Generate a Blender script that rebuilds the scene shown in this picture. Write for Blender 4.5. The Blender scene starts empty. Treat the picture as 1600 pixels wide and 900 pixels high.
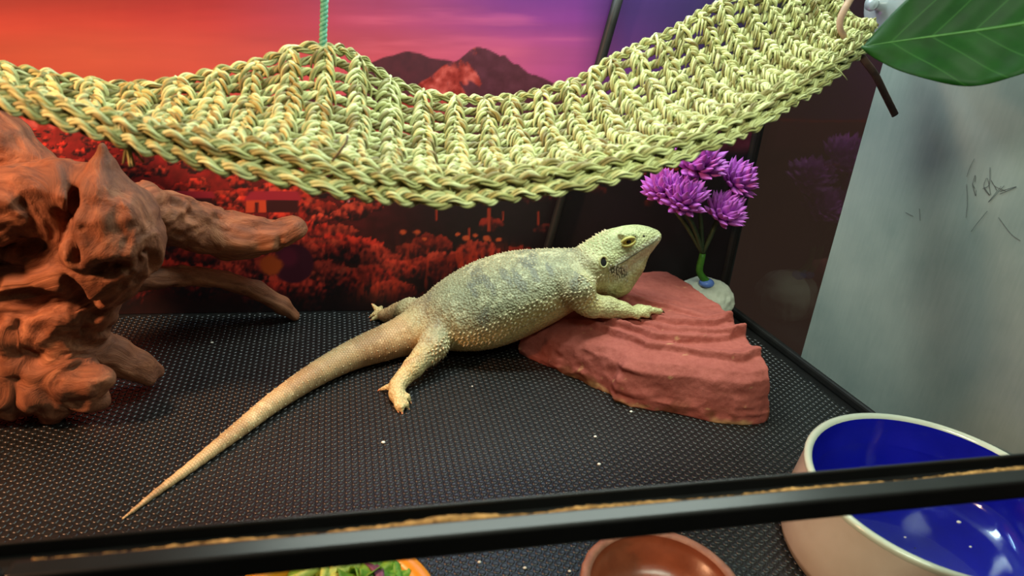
import bpy, math, random
import numpy as np
from mathutils import Matrix, Vector

# ------------------------------------------------------------------ camera, world, lights, exposure
SC = bpy.context.scene
COL = SC.collection
YAW, PITCH, ROLL, FPX, CAMZ = .21826, .42877, -.08119, 1116.0, .30

def cam_axes(y, p, r):
    f = np.array([math.sin(y)*math.cos(p), math.cos(y)*math.cos(p), -math.sin(p)])
    rt = np.array([math.cos(y), -math.sin(y), 0.]); dn = np.cross(f, rt)
    c, s = math.cos(r), math.sin(r)
    return f, c*rt+s*dn, -s*rt+c*dn
CF, CR, CD = cam_axes(YAW, PITCH, ROLL)
CPOS = np.array([0, 0, CAMZ])
cam = bpy.data.objects.new('camera', bpy.data.cameras.new('camera')); COL.objects.link(cam)
cam.matrix_world = Matrix(((CR[0], -CD[0], -CF[0], 0), (CR[1], -CD[1], -CF[1], 0), (CR[2], -CD[2], -CF[2], CAMZ), (0, 0, 0, 1)))
cam.data.sensor_width = 36; cam.data.lens = FPX/1600*36; cam.data.clip_start = .01
cam.data.dof.use_dof = True; cam.data.dof.focus_distance = .54; cam.data.dof.aperture_fstop = 11
SC.camera = cam

world = bpy.data.worlds.new('room_light'); SC.world = world; world.use_nodes = True
world.node_tree.nodes['Background'].inputs[0].default_value = (.60, .34, .25, 1)
world.node_tree.nodes['Background'].inputs[1].default_value = .045

def area(name, loc, target, sx, sy, col, power, spread=180):
    l = bpy.data.lights.new(name, 'AREA'); l.shape = 'RECTANGLE'; l.size = sx; l.size_y = sy
    l.color = col; l.energy = power; l.spread = math.radians(spread)
    o = bpy.data.objects.new(name, l); COL.objects.link(o); o.location = loc
    o.rotation_euler = (Vector(target)-Vector(loc)).to_track_quat('-Z', 'Y').to_euler(); return o
area('led_light_bar', (.15, .505, .46), (.15, .45, 0), .50, .035, (.85, 1.0, .90), 2.6)
area('front_fill_light', (.14, .13, .44), (.15, .5, .05), .22, .08, (.90, 1.0, .80), 1.6)  # soft front fill, added to brighten the lizard's near flank; no fixture there
area('cool_led_strip', (.12, .585, .375), (.10, .24, 0), .26, .014, (.50, .78, 1.0), .42)
def spot(name, loc, target, col, power, ang, rad):
    l = bpy.data.lights.new(name, 'SPOT'); l.color = col; l.energy = power
    l.spot_size = math.radians(ang); l.spot_blend = .8; l.shadow_soft_size = rad
    o = bpy.data.objects.new(name, l); COL.objects.link(o); o.location = loc
    o.rotation_euler = (Vector(target)-Vector(loc)).to_track_quat('-Z', 'Y').to_euler(); return o
spot('heat_lamp', (-.42, .27, .40), (-.17, .46, .08), (1.0, .50, .26), 18.0, 100, .03)
SC.view_settings.view_transform = 'Standard'; SC.view_settings.look = 'None'
SC.view_settings.exposure = 0.0; SC.view_settings.gamma = 1; SC.view_settings.use_curve_mapping = False

# ------------------------------------------------------------------ helpers
random.seed(4); RNG = np.random.default_rng(4)
def _ray(u, v): return CF+CR*(u-800)/FPX+CD*(v-450)/FPX
def aty(u, v, y): d = _ray(u, v); return CPOS+d*(y/d[1])
def atz(u, v, z=0.): d = _ray(u, v); return CPOS+d*((z-CAMZ)/d[2])
def to_photo(P):
    d = P-CPOS; z = d@CF; return 800+FPX*(d@CR)/z, 450+FPX*(d@CD)/z
def lin(r, g, b): return tuple((c/255/12.92 if c/255 <= .04045 else ((c/255+.055)/1.055)**2.4) for c in (r, g, b))
def linarr(a):
    a = np.clip(a, 0, 255)/255; return np.where(a <= .04045, a/12.92, ((a+.055)/1.055)**2.4)
def norm(v): v = np.asarray(v, float); return v/(np.linalg.norm(v)+1e-12)

def _hash(ix, iy, iz, seed):
    h = (ix.astype(np.int64)*374761393+iy.astype(np.int64)*668265263+iz.astype(np.int64)*2147483647+seed*1274126177) & 0xffffffff
    h = ((h ^ (h >> 13))*1274126177) & 0xffffffff
    h = ((h ^ (h >> 16))*2246822519) & 0xffffffff
    return ((h ^ (h >> 15)) & 0xffff)/65535.
def vnoise(p, seed=0):
    p = np.asarray(p, float); i = np.floor(p); f = p-i; f = f*f*(3-2*f); i = i.astype(np.int64); r = 0
    for dx in (0, 1):
        for dy in (0, 1):
            for dz in (0, 1):
                w = (f[..., 0] if dx else 1-f[..., 0])*(f[..., 1] if dy else 1-f[..., 1])*(f[..., 2] if dz else 1-f[..., 2])
                r = r+w*_hash(i[..., 0]+dx, i[..., 1]+dy, i[..., 2]+dz, seed)
    return r
def fbm(p, oct=4, seed=0):
    a, s, t = .5, 0, 0
    for o in range(oct): s = s+a*vnoise(np.asarray(p)*2**o+17.3*o, seed+o); t += a; a *= .5
    return s/t
def ridge(p, oct=4, seed=0):
    a, s, t = .5, 0, 0
    for o in range(oct): s = s+a*(1-np.abs(2*vnoise(np.asarray(p)*2**o+9.1*o, seed+o)-1)); t += a; a *= .5
    return s/t
def p3(a, b): return np.stack([a, b, np.zeros_like(a)], -1)

def mk_mesh(name, V, F, smooth=True):
    """V (n,3); F (m,4) or (m,3) array, or list of such arrays"""
    me = bpy.data.meshes.new(name)
    Fs = [np.asarray(f, np.int32) for f in (F if isinstance(F, list) else [F]) if len(f)]
    V = np.asarray(V, np.float32)
    me.vertices.add(len(V)); me.vertices.foreach_set('co', V.ravel())
    nl = sum(f.size for f in Fs); nf = sum(len(f) for f in Fs)
    me.loops.add(nl); me.loops.foreach_set('vertex_index', np.concatenate([f.ravel() for f in Fs]))
    me.polygons.add(nf)
    tot = np.concatenate([np.full(len(f), f.shape[1], np.int32) for f in Fs])
    me.polygons.foreach_set('loop_start', np.concatenate([[0], np.cumsum(tot)[:-1]]).astype(np.int32))
    me.update(calc_edges=True); me.validate()
    me.polygons.foreach_set('use_smooth', np.full(len(me.polygons), smooth))
    return me
def link(name, me, mat=None, parent=None, loc=None):
    o = bpy.data.objects.new(name, me); COL.objects.link(o)
    if mat is not None and me is not None and not len(me.materials): me.materials.append(mat)
    if parent is not None: o.parent = parent
    if loc is not None: o.location = loc
    return o
def tag(o, label=None, cat=None, group=None, kind=None):
    if label: o['label'] = label
    if cat: o['category'] = cat
    if group: o['group'] = group
    if kind: o['kind'] = kind
    return o
def empty(name, loc, label, cat, group=None):
    o = bpy.data.objects.new(name, None); COL.objects.link(o); o.location = loc; o.empty_display_size = .01
    return tag(o, label, cat, group)
def child(name, V, F, mat, parent, smooth=True):
    """mesh given in world space, made a child of an unrotated empty"""
    base = np.array(parent.location) if parent.parent is None else np.array(parent.location)+np.array(parent.parent.location)
    return link(name, mk_mesh(name, np.asarray(V)-base, F, smooth), mat, parent)

class MB:
    def __init__(s): s.V = []; s.F4 = []; s.F3 = []; s.n = 0
    def add(s, V, F4=(), F3=()):
        V = np.asarray(V, float)
        if len(F4): s.F4.append(np.asarray(F4)+s.n)
        if len(F3): s.F3.append(np.asarray(F3)+s.n)
        s.V.append(V); s.n += len(V)
    def data(s):
        F = []
        if s.F4: F.append(np.concatenate(s.F4))
        if s.F3: F.append(np.concatenate(s.F3))
        return np.concatenate(s.V), F
def box_data(x0, x1, y0, y1, z0, z1):
    V = np.array([[x, y, z] for x in (x0, x1) for y in (y0, y1) for z in (z0, z1)], float)
    return V, np.array([[0, 1, 3, 2], [4, 6, 7, 5], [0, 4, 5, 1], [2, 3, 7, 6], [0, 2, 6, 4], [1, 5, 7, 3]])
def bevel(o, w, seg=2):
    m = o.modifiers.new('bevel', 'BEVEL'); m.width = w; m.segments = seg; m.limit_method = 'ANGLE'; return o
def frames(P):
    P = np.asarray(P, float); T = np.gradient(P, axis=0); T /= np.linalg.norm(T, axis=1, keepdims=True)+1e-12
    A = np.zeros_like(P); a = np.array([0, 0, 1.]) if abs(T[0][2]) < .9 else np.array([1., 0, 0])
    for i in range(len(P)):
        a = a-T[i]*(a@T[i]); a /= np.linalg.norm(a)+1e-12; A[i] = a
    return T, A, np.cross(T, A)
def tube(mb, P, r, sides=6, flat=1., cap=True, frame=None, roll=0.):
    P = np.asarray(P, float); n = len(P); r = np.broadcast_to(np.asarray(r, float), (n,))
    if frame is None: T, A, B = frames(P)
    else: A, B = frame
    a = np.arange(sides)*2*math.pi/sides+roll
    V = P[:, None]+r[:, None, None]*(np.cos(a)[None, :, None]*A[:, None]+flat*np.sin(a)[None, :, None]*B[:, None])
    i = np.arange(n-1)[:, None]*sides; j = np.arange(sides)[None]; k = (j+1) % sides
    F = np.stack([i+j, i+k, i+sides+k, i+sides+j], -1).reshape(-1, 4)
    V = V.reshape(-1, 3); F3 = []
    if cap:
        V = np.vstack([V, P[:1], P[-1:]]); j = np.arange(sides); k = (j+1) % sides; c = n*sides
        F3 = np.vstack([np.stack([np.full(sides, c), k, j], -1), np.stack([np.full(sides, c+1), (n-1)*sides+j, (n-1)*sides+k], -1)])
    mb.add(V, F, F3)
def spline(P, n):
    P = np.asarray(P, float); m = len(P); Q = np.vstack([2*P[0]-P[1], P, 2*P[-1]-P[-2]])
    t = np.linspace(0, m-1-1e-9, n); i = t.astype(int); f = (t-i)[:, None]
    a, b, c, d = Q[i], Q[i+1], Q[i+2], Q[i+3]
    return .5*(2*b+(c-a)*f+(2*a-5*b+4*c-d)*f*f+(3*b-a-3*c+d)*f**3)
def lathe(prof, n=48, center=(0, 0, 0)):
    prof = np.asarray(prof, float); m = len(prof); a = np.arange(n)*2*math.pi/n
    V = np.stack([prof[:, None, 0]*np.cos(a), prof[:, None, 0]*np.sin(a), np.repeat(prof[:, 1:2], n, 1)], -1).reshape(-1, 3)+np.array(center)
    i = np.arange(m-1)[:, None]*n; j = np.arange(n)[None]; k = (j+1) % n
    return V, np.stack([i+j, i+k, i+n+k, i+n+j], -1).reshape(-1, 4)
def ellipsoid(c, r, nu=16, nv=10, axes=None):
    th = np.linspace(0, math.pi, nv+1); prof = np.stack([np.sin(th), -np.cos(th)], 1)
    V, F = lathe(prof, nu); V = V*np.array(r)
    if axes is not None: V = V@np.array(axes)
    return V+np.array(c), F

class Field:
    """a signed distance grid meshed with surface nets"""
    def __init__(s, lo, hi, h):
        s.lo = np.array(lo, float); s.h = h; s.n = np.ceil((np.array(hi)-s.lo)/h).astype(int)+1
        s.g = np.full(s.n, .05, np.float32)
    def sub(s, lo, hi):
        a = np.clip(np.floor((np.array(lo)-s.lo)/s.h).astype(int), 0, s.n-1); b = np.clip(np.ceil((np.array(hi)-s.lo)/s.h).astype(int)+1, 1, s.n)
        sl = tuple(slice(x, max(y, x+1)) for x, y in zip(a, b))
        ax = [s.lo[i]+s.h*np.arange(sl[i].start, sl[i].stop) for i in range(3)]
        return sl, np.stack(np.meshgrid(*ax, indexing='ij'), -1)
    def merge(s, sl, d, k):
        c = s.g[sl]
        if k > 0:
            h = np.maximum(k-np.abs(c-d), 0)/k; s.g[sl] = np.minimum(c, d)-h*h*k*.25
        else: s.g[sl] = np.minimum(c, d)
    def cone(s, a, b, ra, rb, k=.004, sq=(1, 1, 1)):
        a, b = np.array(a, float), np.array(b, float); m = max(ra, rb)+k+3*s.h
        sl, P = s.sub(np.minimum(a, b)-m, np.maximum(a, b)+m)
        ab = b-a; t = np.clip(((P-a)@ab)/(ab@ab+1e-12), 0, 1)
        d = np.linalg.norm((P-a-t[..., None]*ab)/np.array(sq), axis=-1)-(ra+(rb-ra)*t); s.merge(sl, d, k)
    def hollow(s, c, r, k, sq):
        c = np.array(c, float); m = r*max(sq)+k+3*s.h; sl, P = s.sub(c-m, c+m); d = r-np.linalg.norm((P-c)/np.array(sq), axis=-1); g = s.g[sl]
        h = np.maximum(k-np.abs(g-d), 0)/k; s.g[sl] = np.maximum(g, d)+h*h*k*.25
    def ell(s, c, r, k=.004, axes=None):
        c = np.array(c, float); r = np.array(r, float); m = r.max()+k+3*s.h
        sl, P = s.sub(c-m, c+m); q = P-c
        if axes is not None: q = q@np.array(axes).T
        l = np.linalg.norm(q/r, axis=-1); g = np.linalg.norm(q/r**2, axis=-1)+1e-9
        s.merge(sl, l*(l-1)/g, k)
    def sweep(s, P, a, b, c, side, k=0.):
        """polyline P with lateral a, upward b and downward c half sizes; side = lateral direction per point"""
        for i in range(len(P)-1):
            m = max(a[i], b[i], c[i], a[i+1], b[i+1], c[i+1])+k+.004
            sl, G = s.sub(np.minimum(P[i], P[i+1])-m, np.maximum(P[i], P[i+1])+m)
            ab = P[i+1]-P[i]; t = np.clip(((G-P[i])@ab)/(ab@ab), 0, 1); q = G-P[i]-t[..., None]*ab
            T = norm(ab); L = norm(side[i]+side[i+1]); L = norm(L-T*(L@T)); N = np.cross(T, L)
            if N[2] < 0: N = -N
            x = q@L; z = q@N; w = q@T
            A = a[i]+(a[i+1]-a[i])*t; B = np.where(z > 0, b[i]+(b[i+1]-b[i])*t, c[i]+(c[i+1]-c[i])*t)
            rr = np.sqrt((x/A)**2+(z/B)**2+(w/np.minimum(A, B))**2); gg = np.sqrt((x/A**2)**2+(z/B**2)**2+(w/np.minimum(A, B)**2)**2)+1e-9
            s.merge(sl, rr*(rr-1)/gg, k)
    def mesh(s):
        g = s.g; ins = g < 0; n = np.array(g.shape)-1
        cnt = np.zeros(n, np.int8)
        for d in np.ndindex(2, 2, 2): cnt += ins[d[0]:d[0]+n[0], d[1]:d[1]+n[1], d[2]:d[2]+n[2]]
        act = (cnt > 0) & (cnt < 8); idx = np.full(n, -1, np.int32); C = np.argwhere(act); idx[act] = np.arange(len(C))
        S = np.zeros((len(C), 3)); K = np.zeros(len(C))
        cor = {d: g[C[:, 0]+d[0], C[:, 1]+d[1], C[:, 2]+d[2]] for d in np.ndindex(2, 2, 2)}
        for d in np.ndindex(2, 2, 2):
            for ax in range(3):
                if d[ax]: continue
                e = list(d); e[ax] = 1; e = tuple(e); va, vb = cor[d], cor[e]; m = (va < 0) != (vb < 0)
                t = np.where(m, va/np.where(m, va-vb, 1), 0); p = np.array(d, float)+np.zeros((len(C), 3)); p[:, ax] += t
                S[m] += p[m]; K[m] += 1
        V = s.lo+(C+S/K[:, None])*s.h; Q = []
        for ax in range(3):
            o1, o2 = [i for i in range(3) if i != ax]; lo = [slice(None)]*3; hi = [slice(None)]*3
            lo[ax] = slice(0, -1); hi[ax] = slice(1, None); x = ins[tuple(lo)] != ins[tuple(hi)]
            E = np.argwhere(x); E = E[(E[:, o1] > 0) & (E[:, o2] > 0) & (E[:, o1] < n[o1]) & (E[:, o2] < n[o2])]
            u = np.eye(3, dtype=int)
            q = [idx[tuple((E-a*u[o1]-b*u[o2]).T)] for a, b in ((0, 0), (1, 0), (1, 1), (0, 1))]; q = np.stack(q, -1)
            fl = ins[tuple(E.T)]; fl = fl if ax != 1 else ~fl
            q[~fl] = q[~fl][:, ::-1]; Q.append(q)
        return V, np.concatenate(Q)
def vnormals(V, F):
    N = np.zeros_like(V); fn = np.cross(V[F[:, 2]]-V[F[:, 0]], V[F[:, 3]]-V[F[:, 1]])
    for i in range(4): np.add.at(N, F[:, i], fn)
    return N/(np.linalg.norm(N, axis=1, keepdims=True)+1e-12)
def relax(V, F, it=2, w=.5):
    for _ in range(it):
        S = np.zeros_like(V); K = np.zeros(len(V))
        for i in range(4):
            for j in ((i+1) % 4, (i-1) % 4): np.add.at(S, F[:, i], V[F[:, j]])
            K += 2*np.bincount(F[:, i], minlength=len(V))
        V = V*(1-w)+w*S/K[:, None]
    return V
def set_col(me, C, name='pigment'):
    at = me.color_attributes.new(name, 'FLOAT_COLOR', 'POINT')
    at.data.foreach_set('color', np.column_stack([C, np.ones(len(C))]).astype(np.float32).ravel())
def set_vec(me, X, name):
    at = me.attributes.new(name, 'FLOAT_VECTOR', 'POINT'); at.data.foreach_set('vector', np.asarray(X, np.float32).ravel())

# ------------------------------------------------------------------ materials
def mat(name, col=(.5, .5, .5), rough=.5, spec=.5, metal=0., **kw):
    m = bpy.data.materials.new(name); m.use_nodes = True; b = m.node_tree.nodes['Principled BSDF']
    b.inputs['Base Color'].default_value = (*col, 1); b.inputs['Roughness'].default_value = rough
    b.inputs['Specular IOR Level'].default_value = spec; b.inputs['Metallic'].default_value = metal
    for k, v in kw.items(): b.inputs[k.replace('_', ' ')].default_value = v
    return m
class NT:
    def __init__(s, m): s.m = m; s.t = m.node_tree; s.b = s.t.nodes['Principled BSDF']
    def n(s, typ, ins=None, **props):
        x = s.t.nodes.new(typ)
        for k, v in props.items(): setattr(x, k, v)
        for k, v in (ins or {}).items():
            if isinstance(v, bpy.types.NodeSocket): s.t.links.new(v, x.inputs[k])
            else: x.inputs[k].default_value = v
        return x
    def l(s, a, b): s.t.links.new(a, b)
    def coord(s, scale=(1, 1, 1), attr=None, rot=(0, 0, 0)):
        src = s.n('ShaderNodeAttribute', attribute_name=attr).outputs['Vector'] if attr else s.n('ShaderNodeTexCoord').outputs['Object']
        return s.n('ShaderNodeMapping', {'Vector': src, 'Scale': scale, 'Rotation': rot}).outputs[0]
    def noise(s, vec, scale, detail=4, rough=.6, dist=0.):
        return s.n('ShaderNodeTexNoise', {'Vector': vec, 'Scale': scale, 'Detail': detail, 'Roughness': rough, 'Distortion': dist}).outputs['Fac']
    def ramp(s, fac, stops):
        r = s.n('ShaderNodeValToRGB', {'Fac': fac}); e = r.color_ramp.elements
        while len(e) < len(stops): e.new(.5)
        for el, (p, c) in zip(e, stops): el.position = p; el.color = (*c, 1)
        return r.outputs['Color']
    def mix(s, fac, a, b, mode='MIX'):
        x = s.n('ShaderNodeMix', data_type='RGBA', blend_type=mode)
        for i, v in ((0, fac), (6, a), (7, b)):
            if isinstance(v, bpy.types.NodeSocket): s.l(v, x.inputs[i])
            else: x.inputs[i].default_value = v if i == 0 else (*v, 1)
        return x.outputs[2]
    def bump(s, h, strength, dist, prev=None):
        x = s.n('ShaderNodeBump', {'Height': h, 'Strength': strength, 'Distance': dist})
        if prev is not None: s.l(prev, x.inputs['Normal'])
        s.l(x.outputs[0], s.b.inputs['Normal']); return x.outputs[0]
    def color(s, c): s.l(c, s.b.inputs['Base Color'])
def mottled(name, c0, c1, scale, rough=.5, spec=.4, bump=0., bdist=.001, stretch=(1, 1, 1), **kw):
    m = mat(name, c0, rough, spec, **kw); t = NT(m); f = t.noise(t.coord(stretch), scale, 6)
    t.color(t.ramp(f, [(.3, c0), (.7, c1)]))
    if bump: t.bump(f, bump, bdist)
    return m

M_floor = mottled('black_rubber_liner', (.006, .006, .006), (.010, .0095, .009), 60, .33, .50)
M_black = mottled('black_plastic', (.006, .006, .006), (.010, .010, .010), 40, .33, .45)
M_seal = mottled('black_sealant', (.006, .006, .006), (.012, .011, .010), 80, .5, .3)
M_dirt = mottled('brown_dust', lin(70, 48, 24), lin(196, 150, 92), 260, .95, .1, .8, .001)
M_wall = mottled('tank_board', (.02, .02, .02), (.03, .03, .03), 10, .8)

# ------------------------------------------------------------------ the setting: floor, walls, trims
BACK = .5975
XR0, XR1 = .3505, .4155            # right wall foot: at the back corner and at y = .165 (it opens slightly to the front)
def wall_x(y): return XR0+(XR1-XR0)*(BACK-y)/(BACK-.165)
V, F = box_data(-.56, 1, -.02, .606, -.012, 0); V[:, 0] = np.where(V[:, 0] > .5, wall_x(V[:, 1])+.0055, V[:, 0])
fl = link('floor', mk_mesh('floor', V, F, False), M_floor); tag(fl, kind='structure')
wb = link('wall_back', mk_mesh('wall_back', *box_data(-.56, XR0+.0045, BACK, BACK+.008, 0, .50), smooth=False), M_wall); tag(wb, kind='structure')
wl = link('wall_left', mk_mesh('wall_left', *box_data(-.56, -.55, .16, BACK, 0, .50), smooth=False), M_wall); tag(wl, kind='structure')

# studded liner: the nearest studs one by one, the rest joined
PITCHM = .00495; PHI = -.486
def stud_mesh():
    n = 9; a = np.arange(n)*2*math.pi/n; r = PITCHM*.5
    rings = [(r*.93, 0.), (r*.80, .00055), (r*.55, .00045)]
    V = np.vstack([np.stack([q*np.cos(a), q*np.sin(a), np.full(n, z)], -1) for q, z in rings]+[np.array([[0, 0, .00020]])])
    j = np.arange(n); k = (j+1) % n
    F4 = np.vstack([np.stack([i*n+j, i*n+k, (i+1)*n+k, (i+1)*n+j], -1) for i in range(2)])
    return V, F4, np.stack([2*n+j, 2*n+k, np.full(n, 3*n)], -1)
e1 = np.array([math.cos(PHI), math.sin(PHI)])*PITCHM; e2 = np.array([math.cos(PHI+math.pi/3), math.sin(PHI+math.pi/3)])*PITCHM
I, J = np.meshgrid(np.arange(-300, 300), np.arange(-300, 300)); XY = I[..., None]*e1+J[..., None]*e2; XY = XY.reshape(-1, 2)
XY = XY[(XY[:, 1] > .20) & (XY[:, 1] < BACK-.004) & (XY[:, 0] > -.40) & (XY[:, 0] < wall_x(XY[:, 1])-.012)]
pu, pv = to_photo(np.column_stack([XY, np.zeros(len(XY))])); XY = XY[(pu > -420) & (pu < 1800) & (pv < 1150)]
pu, pv = to_photo(np.column_stack([XY, np.zeros(len(XY))]))
show = (pu > 700) & (pu < 905) & (pv > 822+(880-pu)*.09+20) & (pv < 900)
show2 = (pu > 0) & (pu < 200) & (pv < 838-.085*pu) & (pv > 730)
order = np.argsort(-(pv+2000*show+1000*show2)*1.0); near = order[:300]; rest = order[300:]
sv, sf4, sf3 = stud_mesh()
sm = mk_mesh('floor_stud', sv, [sf4, sf3]); sm.materials.append(M_floor)
for i in near: link('floor_stud', sm, None, fl, (XY[i, 0], XY[i, 1], 0))
n = len(rest); off = (np.arange(n)*len(sv))[:, None, None]
VV = (sv[None]+np.column_stack([XY[rest], np.zeros(n)])[:, None]).reshape(-1, 3)
tag(link('floor_studs', mk_mesh('floor_studs', VV, [(sf4[None]+off).reshape(-1, 4), (sf3[None]+off).reshape(-1, 3)]), M_floor, fl), kind='stuff')

# right wall: clear glass pane
def clear_mat(name, tint, base, graze, power):
    m = mat(name, (.9, .9, .9), .0); t = NT(m); lw = t.n('ShaderNodeLayerWeight', {'Blend': .5}); pw = t.n('ShaderNodeMath', {0: lw.outputs['Facing'], 1: power}, operation='POWER').outputs[0]
    fac = t.n('ShaderNodeMath', {0: pw, 1: graze, 2: base}, operation='MULTIPLY_ADD').outputs[0]
    tr = t.n('ShaderNodeBsdfTransparent', {'Color': (*tint, 1)}); gl = t.n('ShaderNodeBsdfGlossy', {'Roughness': .012, 'Color': (1, 1, 1, 1)}); mx = t.n('ShaderNodeMixShader', {0: fac, 1: tr.outputs[0], 2: gl.outputs[0]})
    t.l(mx.outputs[0], t.t.nodes['Material Output'].inputs['Surface']); return m
M_glass = clear_mat('tank_glass', (.95, .97, .96), .035, .42, 4.)
def slab_along_wall(y0, y1, z0, z1, off, th):
    """box that follows the right wall between y0 and y1; off = gap to the inside face, th = thickness away from the tank"""
    V = []
    for y in (y0, y1):
        for dx in (off, off+th):
            for z in (z0, z1): V.append((wall_x(y)+dx, y, z))
    return np.array(V), np.array([[0, 1, 3, 2], [4, 6, 7, 5], [0, 4, 5, 1], [2, 3, 7, 6], [0, 2, 6, 4], [1, 5, 7, 3]])
wr = link('wall_right', mk_mesh('wall_right', *slab_along_wall(.10, BACK, .0, .50, 0, .005), smooth=False), M_glass); tag(wr, kind='structure')
V, F = slab_along_wall(.12, BACK, .0, .0075, -.006, .0065)
tag(bevel(link('trim_1', mk_mesh('trim_1', V, F, False), M_seal), .002), kind='structure')
tag(bevel(link('trim_2', mk_mesh('trim_2', *box_data(XR0-.0075, XR0-.0005, BACK-.007, BACK, 0, .50), smooth=False), M_seal), .002), kind='structure')

# scratched grey sheet on the inside of the right pane
M_sheet = mat('grey_sheet', (.2, .2, .2), .42, .5); t = NT(M_sheet); v = t.coord((1, 1, 1))
f1 = t.noise(v, 9, 5, .55); f2 = t.noise(t.coord((1, 30, 3)), 14, 5, .7)
c = t.mix(.22, t.ramp(f1, [(.3, lin(100, 116, 114)), (.7, lin(140, 150, 144))]), t.ramp(f2, [(.3, lin(108, 120, 116)), (.75, lin(144, 152, 146))])); t.color(c)
t.l(t.ramp(f1, [(.3, (.34,)*3), (.7, (.50,)*3)]), t.b.inputs['Roughness'])
YD = .478
sheet = empty('grey_sheet', (wall_x(.3)-.001, .3, .008), 'large scratched grey sheet covering the front part of the glass side wall', 'panel')
child('sheet', *slab_along_wall(.12, YD, .006, .50, -.0022, .0016), M_sheet, sheet, False)
M_mark = mottled('dark_scratch', (.03, .03, .03), (.06, .06, .055), 200, .8)
def wall_pt(u, v):
    d = _ray(u, v); # meet the slanted right wall
    k = (XR1-XR0)/(BACK-.165); tt = (XR0+k*BACK)/(d[0]+k*d[1]); return CPOS+d*tt-np.array([.0027, 0, 0])
sr = np.random.default_rng(3); strokes = [[(1528, 248), (1521, 262), (1516, 276)], [(1516, 288), (1517, 318), (1515, 340)], [(1548, 330), (1530, 352), (1523, 362)], [(1566, 340), (1585, 365), (1600, 376)], [(1442, 326), (1443, 345)], [(1420, 332), (1432, 338)]]
for k in range(7):
    cu, cv_ = sr.uniform(1528, 1572), sr.uniform(284, 318); strokes.append([(cu+sr.normal(0, 12), cv_+sr.normal(0, 9)) for _ in range(int(sr.integers(3, 6)))])
for st in strokes:
    mb = MB(); tube(mb, spline([wall_pt(*q) for q in st], 14), .00014, 4); V, F = mb.data(); child('scratch', V, F, M_mark, sheet)

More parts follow.
